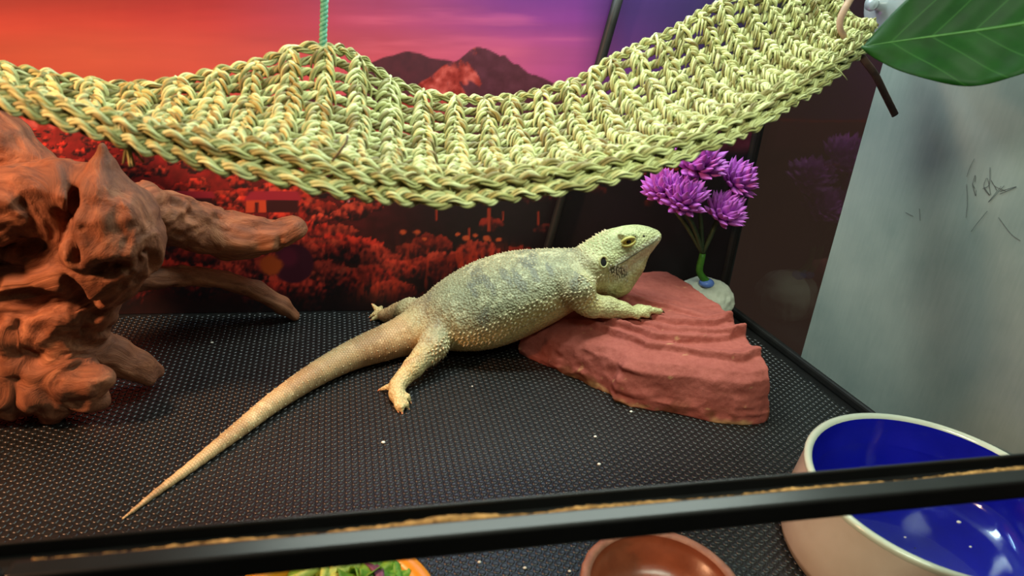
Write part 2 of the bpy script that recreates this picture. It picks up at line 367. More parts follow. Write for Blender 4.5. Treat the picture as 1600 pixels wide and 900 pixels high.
# ------------------------------------------------------------------ printed desert backdrop
M_print = mat('printed_cloth', (.5, .5, .5), .62, .35); t = NT(M_print)
t.color(t.n('ShaderNodeAttribute', attribute_name='pigment').outputs['Color']); t.bump(t.noise(t.coord((1, 1, .2)), 22, 3), .25, .004)
def ss(a, b, x): q = np.clip((x-a)/(b-a), 0, 1); return q*q*(3-2*q)
def paint_backdrop(P):
    """desert sunset print; P = points of the cloth, U, V = print coordinates (1600 x 900 grid)"""
    U, Vv = to_photo(P); n = len(U)
    def lay(C, m, col): m = np.asarray(m)[:, None]; return C*(1-m)+m*np.asarray(col, float)
    def ip(xs, cols, x): return np.stack([np.interp(x, xs, [c[k] for c in cols]) for k in range(3)], -1)
    top = ip([-200, 150, 330, 500, 650, 800, 900, 980, 1080, 1200], [(142, 38, 34), (142, 34, 34), (146, 32, 42), (142, 44, 78), (132, 46, 98), (104, 32, 114), (102, 32, 116), (62, 26, 96), (46, 24, 82), (34, 18, 54)], U)
    mid = ip([-200, 150, 330, 500, 650, 800, 900, 980, 1080, 1200], [(164, 68, 46), (170, 74, 56), (176, 70, 62), (176, 66, 76), (174, 68, 94), (164, 66, 108), (142, 54, 112), (84, 34, 100), (52, 26, 76), (30, 18, 46)], U)
    w = ss(-10, 95, Vv+26*(fbm(p3(U/260, Vv/40), 4, 3)-.5))
    C = top*(1-w[:, None])+mid*w[:, None]
    cl = fbm(p3(U/300+3, Vv/34), 4, 8); C = C*(1+.30*(cl-.5)[:, None])
    C = lay(C, ss(.55, .75, fbm(p3(U/240, Vv/26+7), 4, 21))*.30*ss(480, 620, U)*(1-ss(880, 960, U)), (224, 110, 132))
    C = lay(C, ss(260, 0, U)*ss(140, 185, Vv), (240, 140, 52))
    # far ridge and mountains
    rg = 186+8*(fbm(p3(U/60, U*0), 3, 5)-.5)+14*ss(80, 0, U)
    C = lay(C, ss(-2, 2, Vv-rg), (150, 22, 24))
    rough = 10*(fbm(p3(U/14, U*0), 4, 11)-.5)
    m1 = np.interp(U, [540, 578, 600, 640, 672, 705, 760, 900], [150, 100, 90, 79, 90, 96, 130, 190])+rough*.5
    m2 = np.interp(U, [620, 655, 690, 715, 735, 748, 760, 772, 782, 790, 812, 850, 880, 960], [165, 132, 104, 96, 80, 73, 75, 82, 90, 88, 104, 124, 138, 190])+rough
    tx = fbm(p3(U/9, Vv/9), 5, 31)[:, None]
    C = lay(C, ss(-1.5, 1.5, Vv-m1), (66, 18, 34)+26*(tx-.5)*np.array([1, .4, .4]))
    k2 = ss(-1.5, 1.5, Vv-m2)
    litf = ss(.50, .60, fbm(p3((U-Vv*.5)/18, Vv/30), 4, 41)+.0042*(728-U)-.0016*(Vv-90))
    C = lay(C, k2, (72, 20, 38)+34*(tx-.5)); C = lay(C, k2*litf*.85*ss(800, 740, U), (166, 52, 42)+170*(tx-.5))
    # desert floor with shrubs: size grows towards the bottom
    g = ss(196, 206, Vv)*ss(560, 420, U)+ss(225, 250, Vv)*ss(420, 560, U); g = np.clip(g, 0, 1)
    dep = np.clip((Vv-190)/260, .03, 1.2)
    near_dark = ss(250, 330, Vv+(U-520)*.12)*.85+.15
    soil = ip([-200, 300, 560, 700, 1000, 1200], [(176, 34, 30), (160, 30, 30), (80, 18, 24), (30, 12, 20), (20, 9, 16), (14, 6, 12)], U)
    soil = soil*(1-.45*ss(330, 470, Vv))[:, None]
    G = soil
    rg_ = np.random.default_rng(12); U0, V0, NU, NV = -170, 188, 1420, 330
    gu, gv = np.meshgrid(np.arange(NU)+U0, np.arange(NV)+V0, indexing='ij'); cov = np.zeros((NU, NV)); R = np.zeros((NU, NV, 3))
    fn = fbm(p3(gu/5.0, gv/5.0), 4, 51); wq = 7*(fbm(p3(gu/14, gv/14), 3, 58)-.5); fg = fbm(p3((gu+.35*gv+wq)/4.3, (gv-.2*gu+wq)/8.0), 4, 57)
    n_s = 2300; vs_ = 196+270*rg_.random(n_s)**2.3; vs_.sort()
    for v0 in vs_:
        u0 = rg_.uniform(U0, 1150 if v0 < 330 else 900); sz = (2.2+30*((v0-190)/270)**1.25)*rg_.uniform(.6, 1.5)
        dens_ = np.interp(u0, [430, 560, 700, 860, 1200], [1., .55, .22, .16, .10])
        if v0 > 385: dens_ = np.interp(u0, [300, 440, 560, 760, 860, 1000], [.7, .8, .8, .55, .2, .05])
        if 590 < u0 and 315 < v0 < 392: dens_ *= .25
        if rg_.random() > dens_*(1. if v0 < 330 else .55): continue
        rx, ry = sz*1.25, sz*.78; i0, i1 = int(max(0, u0-U0-1.6*rx)), int(min(NU, u0-U0+1.6*rx)); j0, j1 = int(max(0, v0-V0-1.7*ry)), int(min(NV, v0-V0+1.7*ry))
        if i1 <= i0 or j1 <= j0: continue
        uu_, vw = gu[i0:i1, j0:j1], gv[i0:i1, j0:j1]; tex = fn[i0:i1, j0:j1] if sz < 13 else .45*fn[i0:i1, j0:j1]+.55*fg[i0:i1, j0:j1]
        dd_ = ((uu_-u0)/rx)**2+((vw-v0)/ry)**2; m = ss(0, .30, 1-dd_+1.5*(tex-.52)); sh = np.clip(.36-(vw-v0)/ry*.62+2.3*(tex-.5), 0, 1)
        k_ = rg_.uniform(.7, 1.1); cr = np.interp(u0, [-200, 250, 450, 650, 900, 1200], [238, 232, 222, 186, 120, 60])*k_; cg = np.interp(u0, [-200, 250, 450, 650, 900, 1200], [58, 60, 68, 54, 34, 18])*k_*rg_.uniform(.8, 1.25); cb = .72*cg
        col = np.stack([26+(cr-26)*sh, 8+(cg-8)*sh**1.3, 14+(cb-14)*sh**1.3], -1)
        R[i0:i1, j0:j1] = R[i0:i1, j0:j1]*(1-m[..., None])+col*m[..., None]; cov[i0:i1, j0:j1] = np.maximum(cov[i0:i1, j0:j1], m)
    fu = np.clip(U-U0, 0, NU-1.001); fv = np.clip(Vv-V0, 0, NV-1.001); iu, iv = fu.astype(int), fv.astype(int); du, dv = (fu-iu)[:, None], (fv-iv)[:, None]
    def smp(A): A = A.reshape(NU, NV, -1); return A[iu, iv]*(1-du)*(1-dv)+A[iu+1, iv]*du*(1-dv)+A[iu, iv+1]*(1-du)*dv+A[iu+1, iv+1]*du*dv
    cv = smp(cov); G = soil*(.55+.5*tx)*(1-cv)+smp(R)*cv
    # tall grass near the foot of the print
    st = fbm(p3(U/5.5+.25*np.sin(Vv/14), Vv/34), 4, 91); gp = ss(.45, .60, fbm(p3(U/120+1, Vv/70), 3, 95))
    gm = .6*ss(360, 410, Vv)*ss(480, 455, Vv)*ss(.46, .60, st)*gp*ss(400, 470, U)*ss(860, 760, U)
    G = lay(G, gm*.9, (206, 62, 34)); G = lay(G, ss(440, 480, Vv)*.70, (18, 6, 10))
    G = lay(G, ss(600, 720, U)*ss(275, 320, Vv)*ss(470, 430, Vv)*ss(.62, .46, fbm(p3(U/70, Vv/40), 3, 99))*.45, (22, 11, 20))
    C = lay(C, g, G)
    def rect(C, u0, u1, v0, v1, col, s=1.2):
        return lay(C, ss(u0-s, u0+s, U)*ss(u1+s, u1-s, U)*ss(v0-s, v0+s, Vv)*ss(v1+s, v1-s, Vv), col)
    # houses
    for (u, v, k) in ((424, 318, 1.), (298, 314, .8)):
        rect_h = [(u-40*k, u+42*k, v-8*k, v+14*k, (52, 14, 20)), (u-40*k, u-8*k, v-6*k, v+14*k, (196, 70, 40)), (u-26*k, u-20*k, v-2*k, v+14*k, (70, 16, 20)), (u-4*k, u+8*k, v-24*k, v-10*k, (206, 70, 62))]
        roof = ss(v-20*k, v-18*k, Vv)*ss(v-4*k, v-6*k, Vv)*ss(u-44*k-(v-Vv)*0, u-42*k+(v-4*k-Vv)*1.0, U)*ss(u+50*k, u+46*k-(v-4*k-Vv)*.6, U)
        for (a, b_, c_, d_, col) in rect_h: C = rect(C, a, b_, c_, d_, col)
        C = lay(C, np.clip(roof, 0, 1), (150, 34, 52))
    C = rect(C, 205, 262, 297, 302, (206, 60, 46)); C = rect(C, 1000, 1060, 262, 266, (150, 36, 26)); C = rect(C, 940, 1010, 270, 273, (130, 30, 26))
    # saguaro cacti
    for (u, v0, v1, wd) in ((764, 325, 362, 2.6), (682, 327, 345, 1.5), (733, 356, 384, 1.6), (841, 330, 352, 1.6), (786, 330, 345, 1.2)): C = rect(C, u-wd, u+wd, v0, v1, (150, 48, 30))
    for (u, v, r) in ((728, 372, 8), (760, 372, 9), (742, 368, 6), (780, 374, 6), (652, 362, 9), (664, 374, 6), (628, 362, 8), (716, 366, 5)):
        dd = np.hypot((U-u)/1.5, Vv-v)+3.5*(tx[:, 0]-.5)*2; C = lay(C, ss(r*.7, r*.35, dd)*.9, (196, 84, 44))
    # round boulder and warm shrub beside it
    C = lay(C, ss(34, 30, np.hypot(U-458, (Vv-412)*1.05)), (72, 16, 36)); C = lay(C, ss(22, 8, np.hypot(U-450, Vv-402)), (104, 24, 48))
    C = lay(C, ss(20, 12, np.hypot((U-424)*.9, Vv-414)+8*(tx[:, 0]-.5)), (196, 78, 26))
    C = lay(C, ss(3, 1, np.hypot(U-545, (Vv-314)*.8))*.8, (190, 150, 160))
    return C
xs = np.concatenate([np.arange(-.549, -.3305, .004), np.arange(-.33, .3495, .0011)]); zs = np.concatenate([np.arange(.0005, .345, .0011), [.40, .495]])
X, Z = np.meshgrid(xs, zs, indexing='ij'); P = np.stack([X, np.full_like(X, BACK-.0022), Z], -1).reshape(-1, 3)
PC = linarr(paint_backdrop(P))*np.array([.78, .78, .82])
P[:, 1] += .0007*(fbm(np.stack([P[:, 0]*30, P[:, 2]*4, P[:, 2]*0], -1), 2, 7)-.5)*2
a = len(xs); b = len(zs); i = np.arange(a-1)[:, None]*b+np.arange(b-1)[None]; F = np.stack([i, i+b, i+b+1, i+1], -1).reshape(-1, 4)
bd = empty('desert_backdrop', (0, BACK, 0), 'printed cloth backdrop of a red and purple desert sunset with mountains', 'backdrop')
o = child('cloth', P, F, M_print, bd); set_col(o.data, PC)
# black rod leaning against the backdrop
rod = empty('black_rod', tuple(aty(850, 400, BACK-.008)), 'thin black rod leaning against the printed backdrop behind the lizard', 'rod')
mb = MB(); A = aty(978, -45, BACK-.009); B = aty(838, 452, BACK-.009); B = A+(B-A)*1.0
tube(mb, [A+(B-A)*q for q in np.linspace(0, 1, 8)], .0042, 12); V, F = mb.data(); child('shaft', V, F, M_seal, rod)
Bf = atz(828, 486, .004); Bf[1] = BACK-.009
mb = MB(); tube(mb, [B, Bf], .0040, 12); V, F = mb.data(); child('foot', V, F, M_seal, rod)

# ------------------------------------------------------------------ front rail (door track) over the low front glass
RY0, RY1 = .1735, .190
def rail_z(x): return .1275+(x+.11)*.0215           # the track runs very slightly out of level
rail = empty('front_rail', (0, (RY0+RY1)/2, 0), 'glossy black door track running along the front of the tank', 'rail')
def rail_bar(name, y0, y1, dz0, dz1, m, x0=-.50, x1=None, bv=.0012):
    x1 = (wall_x(.17)-.001) if x1 is None else x1
    V, F = box_data(x0, x1, y0, y1, 0, 1); V[:, 2] = np.where(V[:, 2] > .5, rail_z(V[:, 0])+dz1, rail_z(V[:, 0])+dz0)
    o = child(name, V, F, m, rail, False)
    if bv: bevel(o, bv, 3)
    return o
rail_bar('rear_lip', .1884, .190, -.0088, 0.0, M_black, bv=.0007)
rail_bar('channel_bed', .1812, .1884, -.0088, -.0050, M_black, bv=0)
rail_bar('front_lip', .1738, .1812, -.0088, 0.0002, M_black, x0=-.1045, bv=.0012)
V, F = box_data(-.124, -.1070, .1690, .1812, 0, 1); V[:, 2] = np.where(V[:, 2] > .5, rail_z(V[:, 0])+.0003, rail_z(V[:, 0])-.03); V[:4, 0] += np.where(V[:4, 2] < .12, .003, 0)
bevel(child('end_bracket', V, F, M_black, rail, False), .0025, 3)
# dust gathered in the channel
xs_ = np.linspace(-.10, .33, 320); mb = MB()
w_ = .00015+.0030*np.clip(fbm(p3(xs_*40, xs_*0), 4, 77)-.28, 0, 1)*np.interp(xs_, [-.10, -.03, .02, .06, .12, .33], [.1, .7, 1.3, 1.2, .8, .8])
Pd = np.stack([xs_, .1822+.0005*fbm(p3(xs_*60, xs_*0+4), 3, 5), rail_z(xs_)-.0018], -1)
tube(mb, Pd, w_, 6, flat=1.2); V, F = mb.data(); V += .0006*(RNG.random(V.shape)-.5); tag(child('dust', V, F, M_dirt, rail), kind='stuff')
# low front pane under the track
V, F = box_data(-.50, wall_x(.17)-.002, .1765, .1795, .0005, 1); V[:, 2] = np.where(V[:, 2] > .5, rail_z(V[:, 0])-.0085, V[:, 2])
pane = link('window_1', mk_mesh('window_1', V, F, False), M_glass); tag(pane, kind='structure')

# ------------------------------------------------------------------ red rock slab
M_rock = mat('red_sandstone', lin(160, 70, 55), .82, .25); t = NT(M_rock); v = t.coord()
f1 = t.noise(v, 26, 6, .6); f2 = t.noise(v, 240, 5, .7)
pale = t.n('ShaderNodeAttribute', attribute_name='pigment').outputs['Color']
c = t.mix(.5, t.ramp(f1, [(.3, lin(138, 66, 56)), (.7, lin(172, 92, 80))]), t.ramp(f2, [(.3, lin(140, 68, 58)), (.75, lin(178, 98, 86))]))
sep = t.n('ShaderNodeSeparateColor', {'Color': pale})
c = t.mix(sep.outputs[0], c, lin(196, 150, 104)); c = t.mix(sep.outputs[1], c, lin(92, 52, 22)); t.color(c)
t.bump(f2, .5, .0012, t.bump(f1, .3, .003))
ROCK_FOOT = [(806, 552), (840, 566), (880, 586), (920, 604), (950, 616), (958, 630), (1010, 641), (1060, 650), (1110, 660), (1160, 666), (1184, 664), (1202, 657)]
foot = [atz(u, v)[:2] for u, v in ROCK_FOOT]
rim = [np.array(q) for q in ((.2955, .425), (.2975, .455), (.2990, .490), (.2945, .522), (.2870, .555), (.2760, .5755), (.2450, .580), (.205, .578), (.165, .560), (.135, .535))]
OUT = np.array(foot+rim); OUT = np.vstack([OUT, OUT[:1]])
def poly_sd(P, poly):
    d = np.full(P.shape[:-1], 9.); ins = np.zeros(P.shape[:-1], bool)
    for a, b in zip(poly[:-1], poly[1:]):
        ab = b-a; t_ = np.clip(((P-a)@ab)/(ab@ab), 0, 1); d = np.minimum(d, np.linalg.norm(P-a-t_[..., None]*ab, axis=-1))
        c_ = ((a[1] > P[..., 1]) != (b[1] > P[..., 1])) & (P[..., 0] < (b[0]-a[0])*(P[..., 1]-a[1])/(b[1]-a[1]+1e-12)+a[0]); ins ^= c_
    return np.where(ins, -d, d)
front = np.array(foot)
def rock_height(x, y):
    """stepped layers that run along the slab, low at the left tip"""
    P = np.stack([x, y], -1)
    d = np.full(x.shape, 9.)
    for a, b in zip(front[:-1], front[1:]):
        ab = b-a; t_ = np.clip(((P-a)@ab)/(ab@ab), 0, 1); d = np.minimum(d, np.linalg.norm(P-a-t_[..., None]*ab, axis=-1))
    left = np.clip((x-.112)/.09, 0, 1)
    wv = .010*(fbm(p3(x*18+y*9, y*40), 3, 13)-.5)+.006*(fbm(p3(x*60, y*60), 3, 15)-.5)
    dd = d+wv
    base = np.interp(dd, [0, .004, .010, .030, .075, .12, .18], [.008, .029, .0345, .0375, .0435, .0470, .0485])
    step = 0
    for i, (p, s) in enumerate(((.021, .0022), (.034, .0026), (.047, .0020), (.060, .0022), (.074, .0014), (.090, .0010))):
        pp = p+.022*(fbm(p3(x*22+i*7, y*10+3*i), 2, 40+i)-.5)+.2*(x-.22)*(i % 2); q = np.clip((dd-pp)/.0022, 0, 1); step = step+s*(q-np.clip((dd-pp)/.016, 0, 1))*3.0*(.35+1.1*vnoise(p3(x*26, y*12+i*5), 60+i))
    prof = .42+.58*np.sin(np.clip(left, 0, 1)*math.pi/2)
    return (base+step)*prof*(1+.20*np.clip((x-.2)/.09, 0, 1)*np.clip((.48-y)/.06, 0, 1))
rf = Field((.100, .375, -.006), (.315, .592, .062), .0012); sl, G = rf.sub((.1, .375, -.006), (.315, .592, .062))
x2, y2 = G[:, :, 0, 0], G[:, :, 0, 1]; hh = rock_height(x2, y2); pd = poly_sd(np.stack([x2, y2], -1)+.004*np.stack([fbm(p3(x2*70, y2*70), 3, 3)-.5, fbm(p3(x2*70, y2*70), 3, 4)-.5], -1), OUT)
zz = G[..., 2]; hz = hh[..., None]
und = .0045*(vnoise(G*np.array([60, 60, 160]), 9)-.5)*2+.004*np.clip(1-zz/.03, 0, 1)-.004
side = pd[..., None]+np.abs(und)*.7+.10*np.clip(zz-.012, 0, 1)
rf.g = np.maximum(np.maximum((zz-hz)*.75, side), -zz-.0005).astype(np.float32)
V, F = rf.mesh(); V = relax(V, F, 1, .4); N = vnormals(V, F)
dsp = .0011*(ridge(V*np.array([40, 90, 120]), 3, 23)-.5)+.0012*(fbm(V*190, 3, 29)-.5); V = V+N*dsp[:, None]*np.clip(V[:, 2:3]/.004, 0, 1)
rock = empty('rock_slab', (.22, .49, 0), 'flat layered red sandstone slab the lizard props its chest on', 'rock')
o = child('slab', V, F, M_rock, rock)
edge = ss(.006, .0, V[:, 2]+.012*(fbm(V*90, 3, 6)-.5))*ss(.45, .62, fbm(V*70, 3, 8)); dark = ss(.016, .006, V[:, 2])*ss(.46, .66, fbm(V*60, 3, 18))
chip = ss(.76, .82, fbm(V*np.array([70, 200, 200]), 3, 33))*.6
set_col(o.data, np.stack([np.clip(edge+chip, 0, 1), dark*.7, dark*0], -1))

# ------------------------------------------------------------------ driftwood
M_wood = mat('driftwood', lin(120, 70, 45), .68, .3); t = NT(M_wood); v = t.coord((1, 1, 1), 'grain')
f1 = t.noise(v, 55, 6, .65, 1.2); f2 = t.noise(v, 260, 6, .7, .6); f3 = t.noise(t.coord(), 18, 4)
c = t.ramp(f1, [(.28, lin(58, 28, 18)), (.5, lin(126, 72, 46)), (.72, lin(192, 132, 94))]); c = t.mix(.40, c, t.ramp(f2, [(.3, lin(46, 22, 14)), (.7, lin(180, 118, 82))]))
c = t.mix(t.ramp(f3, [(.40, (0,)*3), (.68, (.55,)*3)]), c, lin(74, 50, 40)); t.color(c); t.bump(f2, .7, .0012, t.bump(f1, .6, .003))
WOOD = [ # measured joints (u, v, depth, radius)
    [(160, 228, .446, .0022), (162, 262, .445, .0060), (166, 300, .443, .0135), (176, 338, .441, .0215), (182, 375, .440, .0240), (160, 408, .442, .0240), (110, 432, .446, .0230), (45, 440, .448, .0215), (-40, 452, .450, .0220), (-120, 460, .45, .022)],
    [(200, 330, .447, .0110), (216, 366, .447, .0120), (208, 405, .450, .0120)],
    [(150, 262, .440, .0035), (148, 300, .434, .0085), (150, 345, .428, .0110), (130, 390, .424, .0110)],
    [(-120, 340, .44, .026), (-30, 335, .442, .026), (25, 328, .440, .0245), (62, 345, .440, .0190), (55, 380, .44, .0150)],
    [(10, 300, .438, .0150), (45, 292, .438, .0140), (80, 300, .436, .0120)],
    [(72, 284, .446, .0090), (100, 284, .444, .0130), (128, 281, .446, .0085), (140, 288, .450, .0060)],
    [(78, 280, .434, .0040), (104, 312, .428, .0050), (108, 322, .428, .0030)],
    [(128, 284, .438, .0035), (110, 318, .428, .0045)],
    [(-160, 130, .485, .019), (-60, 195, .482, .019), (0, 232, .478, .0170), (48, 258, .472, .0140), (95, 282, .464, .0110)],
    [(-80, 270, .48, .016), (0, 275, .475, .015), (60, 290, .47, .014)],
    [(110, 430, .450, .0240), (95, 470, .452, .0245), (88, 512, .453, .0250), (84, 548, .450, .0235), (84, 585, .446, .0200), (84, 615, .441, .0150), (77, 644, .440, .0080)],
    [(150, 425, .452, .0160), (140, 470, .455, .0150), (128, 512, .456, .0140)],
    [(20, 450, .45, .0200), (20, 500, .45, .0180), (28, 545, .448, .0170), (20, 590, .446, .0190), (30, 622, .443, .0140)],
    [(-70, 480, .45, .020), (-60, 560, .45, .022), (-30, 600, .447, .020)],
    [(92, 578, .440, .0130), (118, 588, .434, .0125), (146, 594, .430, .0095), (167, 591, .430, .0055)],
    [(60, 590, .436, .0080), (62, 620, .431, .0080), (72, 642, .431, .0055)],
    [(118, 600, .436, .0120), (140, 620, .434, .0095), (150, 628, .434, .006)],
    [(112, 540, .455, .0150), (150, 545, .459, .0120), (180, 553, .463, .0110), (212, 570, .469, .0095), (244, 580, .476, .0050)],
    [(150, 552, .455, .0080), (195, 572, .460, .0075), (232, 592, .466, .0050)],
    [(122, 520, .455, .0120), (146, 504, .454, .0065), (160, 495, .454, .0045), (174, 496, .456, .0026)],
    [(26, 560, .436, .0080), (8, 525, .430, .0050), (14, 500, .430, .0022)],
    [(150, 350, .470, .0200), (215, 326, .510, .0165), (270, 340, .535, .0175), (320, 358, .548, .0180), (370, 370, .553, .0170), (420, 370, .556, .0145), (458, 357, .557, .0095)],
    [(250, 326, .525, .0080), (310, 338, .54, .0090), (355, 352, .548, .0080), (405, 350, .552, .0060)],
    [(300, 372, .545, .0080), (350, 392, .55, .0065), (400, 395, .553, .0045)],
    [(150, 420, .475, .0160), (205, 432, .51, .0100), (280, 430, .542, .0078), (350, 438, .560, .0068), (400, 453, .570, .0064), (440, 478, .576, .0060), (460, 494, .579, .0042)],
]
wf = Field((-.315, .405, -.004), (-.035, .592, .225), .0014); caps = []
for ch in WOOD:
    pts = [(aty(u, v, y), r) for u, v, y, r in ch]
    for (a, ra), (b, rb) in zip(pts[:-1], pts[1:]):
        a = a.copy(); b = b.copy(); a[2] = max(a[2], ra*.75); b[2] = max(b[2], rb*.8)
        wf.cone(a, b, ra, rb, .0045); caps.append((a, b, ra, rb))
for u, v, y, r, sq in ((60, 478, .424, .013, (2.2, 1, .7)), (175, 418, .418, .009, (1.4, 1, .7)), (118, 455, .424, .008, (.8, 1, 1.4)), (122, 318, .430, .007, (.7, 1.2, 1.4)), (40, 560, .424, .010, (1.2, 1, .9)), (128, 580, .424, .0050, (1.6, 1, .6)), (160, 512, .448, .0045, (1.4, 1, .6)), (60, 320, .418, .0065, (1.8, 1, .6)), (118, 392, .414, .006, (.6, 1, 1.6)), (20, 388, .424, .009, (1.6, 1, .5))):
    wf.hollow(aty(u, v, y), r, .004, sq)
sl, G = wf.sub(wf.lo, wf.lo+wf.h*wf.n); wf.g = np.maximum(wf.g, (.0004-G[..., 2]).astype(np.float32)); wf.g = np.maximum(wf.g, (G[..., 1]-.5905).astype(np.float32))
wf.g = np.maximum(wf.g, (-.310-G[..., 0]).astype(np.float32))
V, F = wf.mesh(); V = relax(V, F, 2, .5)
best = np.full(len(V), 9.); AX = np.zeros((len(V), 3)); W = np.zeros(len(V)); RR = np.zeros(len(V)); GR2 = np.zeros((len(V), 3)); W2 = np.zeros(len(V))
for a, b, ra, rb in caps:
    ab = b-a; t_ = np.clip(((V-a)@ab)/(ab@ab), 0, 1); d = np.linalg.norm(V-a-t_[:, None]*ab, axis=1)-(ra+(rb-ra)*t_)
    w = np.exp(-np.maximum(d, -.01)/.006); A = norm(ab); A = A if A[0] > 0 else -A
    tp = (V-a)@A; GR2 += (w**1.5)[:, None]*(V-a-tp[:, None]*A+.07*(tp[:, None]+np.dot(a, A))*A); W2 += w**1.5; AX += w[:, None]*A; W += w; RR += w*(ra+(rb-ra)*t_)
AX /= np.linalg.norm(AX, axis=1, keepdims=True)+1e-9; RR /= W+1e-12
al = np.sum(V*AX, 1, keepdims=True); grain = V-.80*AX*al; grain = grain+.014*(np.stack([fbm(V*40, 3, s) for s in (1, 2, 3)], -1)-.5)*2
grain2 = GR2/(W2[:, None]+1e-30)+.003*(np.stack([fbm(V*30, 3, s+20) for s in (1, 2, 3)], -1)-.5)*2
N = vnormals(V, F); sc = np.clip(RR/.018, .25, 1.)
d = .0040*(ridge(V*26, 2, 3)-.62)+.0070*(fbm(V*38, 3, 5)-.5)
pit = ss(.62, .74, fbm(V*42+5, 3, 77)); d = d-.005*pit+.0040*(ridge(grain2*130, 2, 31)-.6)+.0065*(ridge(grain2*60, 2, 37)-.62)
V = V+N*(d*sc)[:, None]; V[:, 2] = np.maximum(V[:, 2], .0004); V[:, 1] = np.minimum(V[:, 1], .5915); V = relax(V, F, 1, .3)
wood = empty('driftwood', (-.20, .455, 0), 'gnarled reddish-brown driftwood root with a pointed stump and two long side branches', 'driftwood')
o = child('root', V, F, M_wood, wood); set_vec(o.data, grain2, 'grain')

# ------------------------------------------------------------------ bearded lizard
M_skin = mat('lizard_skin', (.5, .5, .4), .55, .35); t = NT(M_skin); v = t.coord()
pg = t.n('ShaderNodeAttribute', attribute_name='pigment').outputs['Color']
vo = t.n('ShaderNodeTexVoronoi', {'Vector': v, 'Scale': 520.}, feature='F1'); vo2 = t.n('ShaderNodeTexVoronoi', {'Vector': v, 'Scale': 300.}, feature='F1')
tl = t.n('ShaderNodeAttribute', attribute_name='tailmask').outputs['Fac']
br = t.n('ShaderNodeTexBrick', {'Vector': t.coord((1, 1, 1), 'suv'), 'Scale': 1., 'Color1': (1, 1, 1, 1), 'Color2': (.55, .55, .55, 1), 'Mortar': (0, 0, 0, 1), 'Mortar Size': .10, 'Mortar Smooth': .6, 'Brick Width': 1.2, 'Row Height': 1.})
hb = t.n('ShaderNodeSeparateColor', {'Color': br.outputs['Color']}).outputs[0]
hv = t.n('ShaderNodeMath', {0: 1., 1: vo.outputs['Distance']}, operation='SUBTRACT').outputs[0]
hm = t.n('ShaderNodeMix', {0: tl, 2: hv, 3: hb}, data_type='FLOAT').outputs[0]
c = t.mix(t.ramp(hm, [(.25, (.42,)*3), (.7, (0,)*3)]), pg, t.mix(1., pg, (.42, .36, .26), 'MULTIPLY')); fz = t.noise(v, 140, 4); c = t.mix(t.ramp(fz, [(.35, (.4,)*3), (.62, (0,)*3)]), c, t.mix(1., c, (.62, .60, .55), 'MULTIPLY')); t.color(c)
t.bump(hm, .75, .0010)
M_spine = mottled('pale_spine', lin(206, 196, 146), lin(236, 226, 184), 300, .5)
M_tub = mottled('pale_tubercle', lin(176, 170, 128), lin(214, 206, 164), 300, .55)
M_skinp = mottled('limb_scale', lin(172, 166, 118), lin(194, 186, 138), 300, .55)
M_spine2 = mottled('beard_spine', lin(206, 208, 184), lin(240, 240, 216), 420, .5)
M_claw = mottled('dark_claw', lin(46, 34, 24), lin(96, 72, 48), 300, .4)
M_clawp = mottled('pale_claw', lin(196, 128, 92), lin(220, 160, 120), 300, .4)
YL = .515
SP = []   # spine stations: centre, lateral, up, down
def tailst(u, v, r): SP.append((atz(u, v, r*.96), r*1.02, r*.96, r*.96))
for u, v, r in ((191, 811, .0009), (245, 769, .0022), (300, 728, .0034), (340, 697, .0044), (380, 666, .0056), (415, 638, .0066), (450, 613, .0077), (485, 590, .0089), (520, 570, .0102), (555, 553, .0119), (595, 538, .0142), (632, 524, .0166)): tailst(u, v, r)
for (u, v, z), a, b, c in (((664, 511, .020), .0215, .0195, .0190), ((690, 500, .0235), .029, .0245, .0225), ((716, 492, .0285), .038, .0290, .0270), ((745, 482, .033), .0445, .0330, .0310), ((775, 470, .0395), .0470, .0350, .0335), ((805, 460, .0465), .0455, .0345, .0330), ((835, 451, .0535), .0405, .0315, .0310), ((865, 442, .060), .0340, .0275, .0270), ((890, 433, .066), .0270, .0235, .0230)): SP.append((atz(u, v, z), a, b, c))
for (u, v), a, b, c in (((910, 424), .0215, .0185, .0200), ((925, 414), .0205, .0175, .0190)): SP.append((aty(u, v, YL-.001), a, b, c))
NB = len(SP)
for (u, v), a, b, c in (((943, 403), .0205, .0180, .0170), ((962, 394), .0185, .0188, .0150), ((983, 384), .0145, .0168, .0115), ((998, 378), .0112, .0138, .0095), ((1010, 374), .0086, .0100, .0075), ((1019, 371), .0062, .0062, .0062), ((1024, 369), .0040, .0036, .0042)): SP.append((aty(u, v, YL), a, b, c))
SPP = np.array([q[0] for q in SP]); SA, SB_, SCc = (np.array([q[i] for q in SP]) for i in (1, 2, 3))
def dens(a, k=3): x = np.arange(len(a)); return spline(a.reshape(len(a), -1), (len(a)-1)*k+1)
SPP = dens(SPP); SA = dens(SA)[:, 0]; SB_ = dens(SB_)[:, 0]; SCc = dens(SCc)[:, 0]; NBd = (NB-1)*3
TT = np.gradient(SPP, axis=0); side = np.cross(TT, np.array([0, 0, 1.])); side /= np.linalg.norm(side, axis=1, keepdims=True)
lf = Field((-.148, .325, -.002), (.262, .594, .132), .00105)
lf.sweep(SPP[:NBd+1], SA[:NBd+1], SB_[:NBd+1], SCc[:NBd+1], side[:NBd+1], .0012)
lf.sweep(SPP[NBd-2:], SA[NBd-2:], SB_[NBd-2:], SCc[NBd-2:], side[NBd-2:], .0022)
def hd(u, v, dy=0.): return aty(u, v, YL+dy)
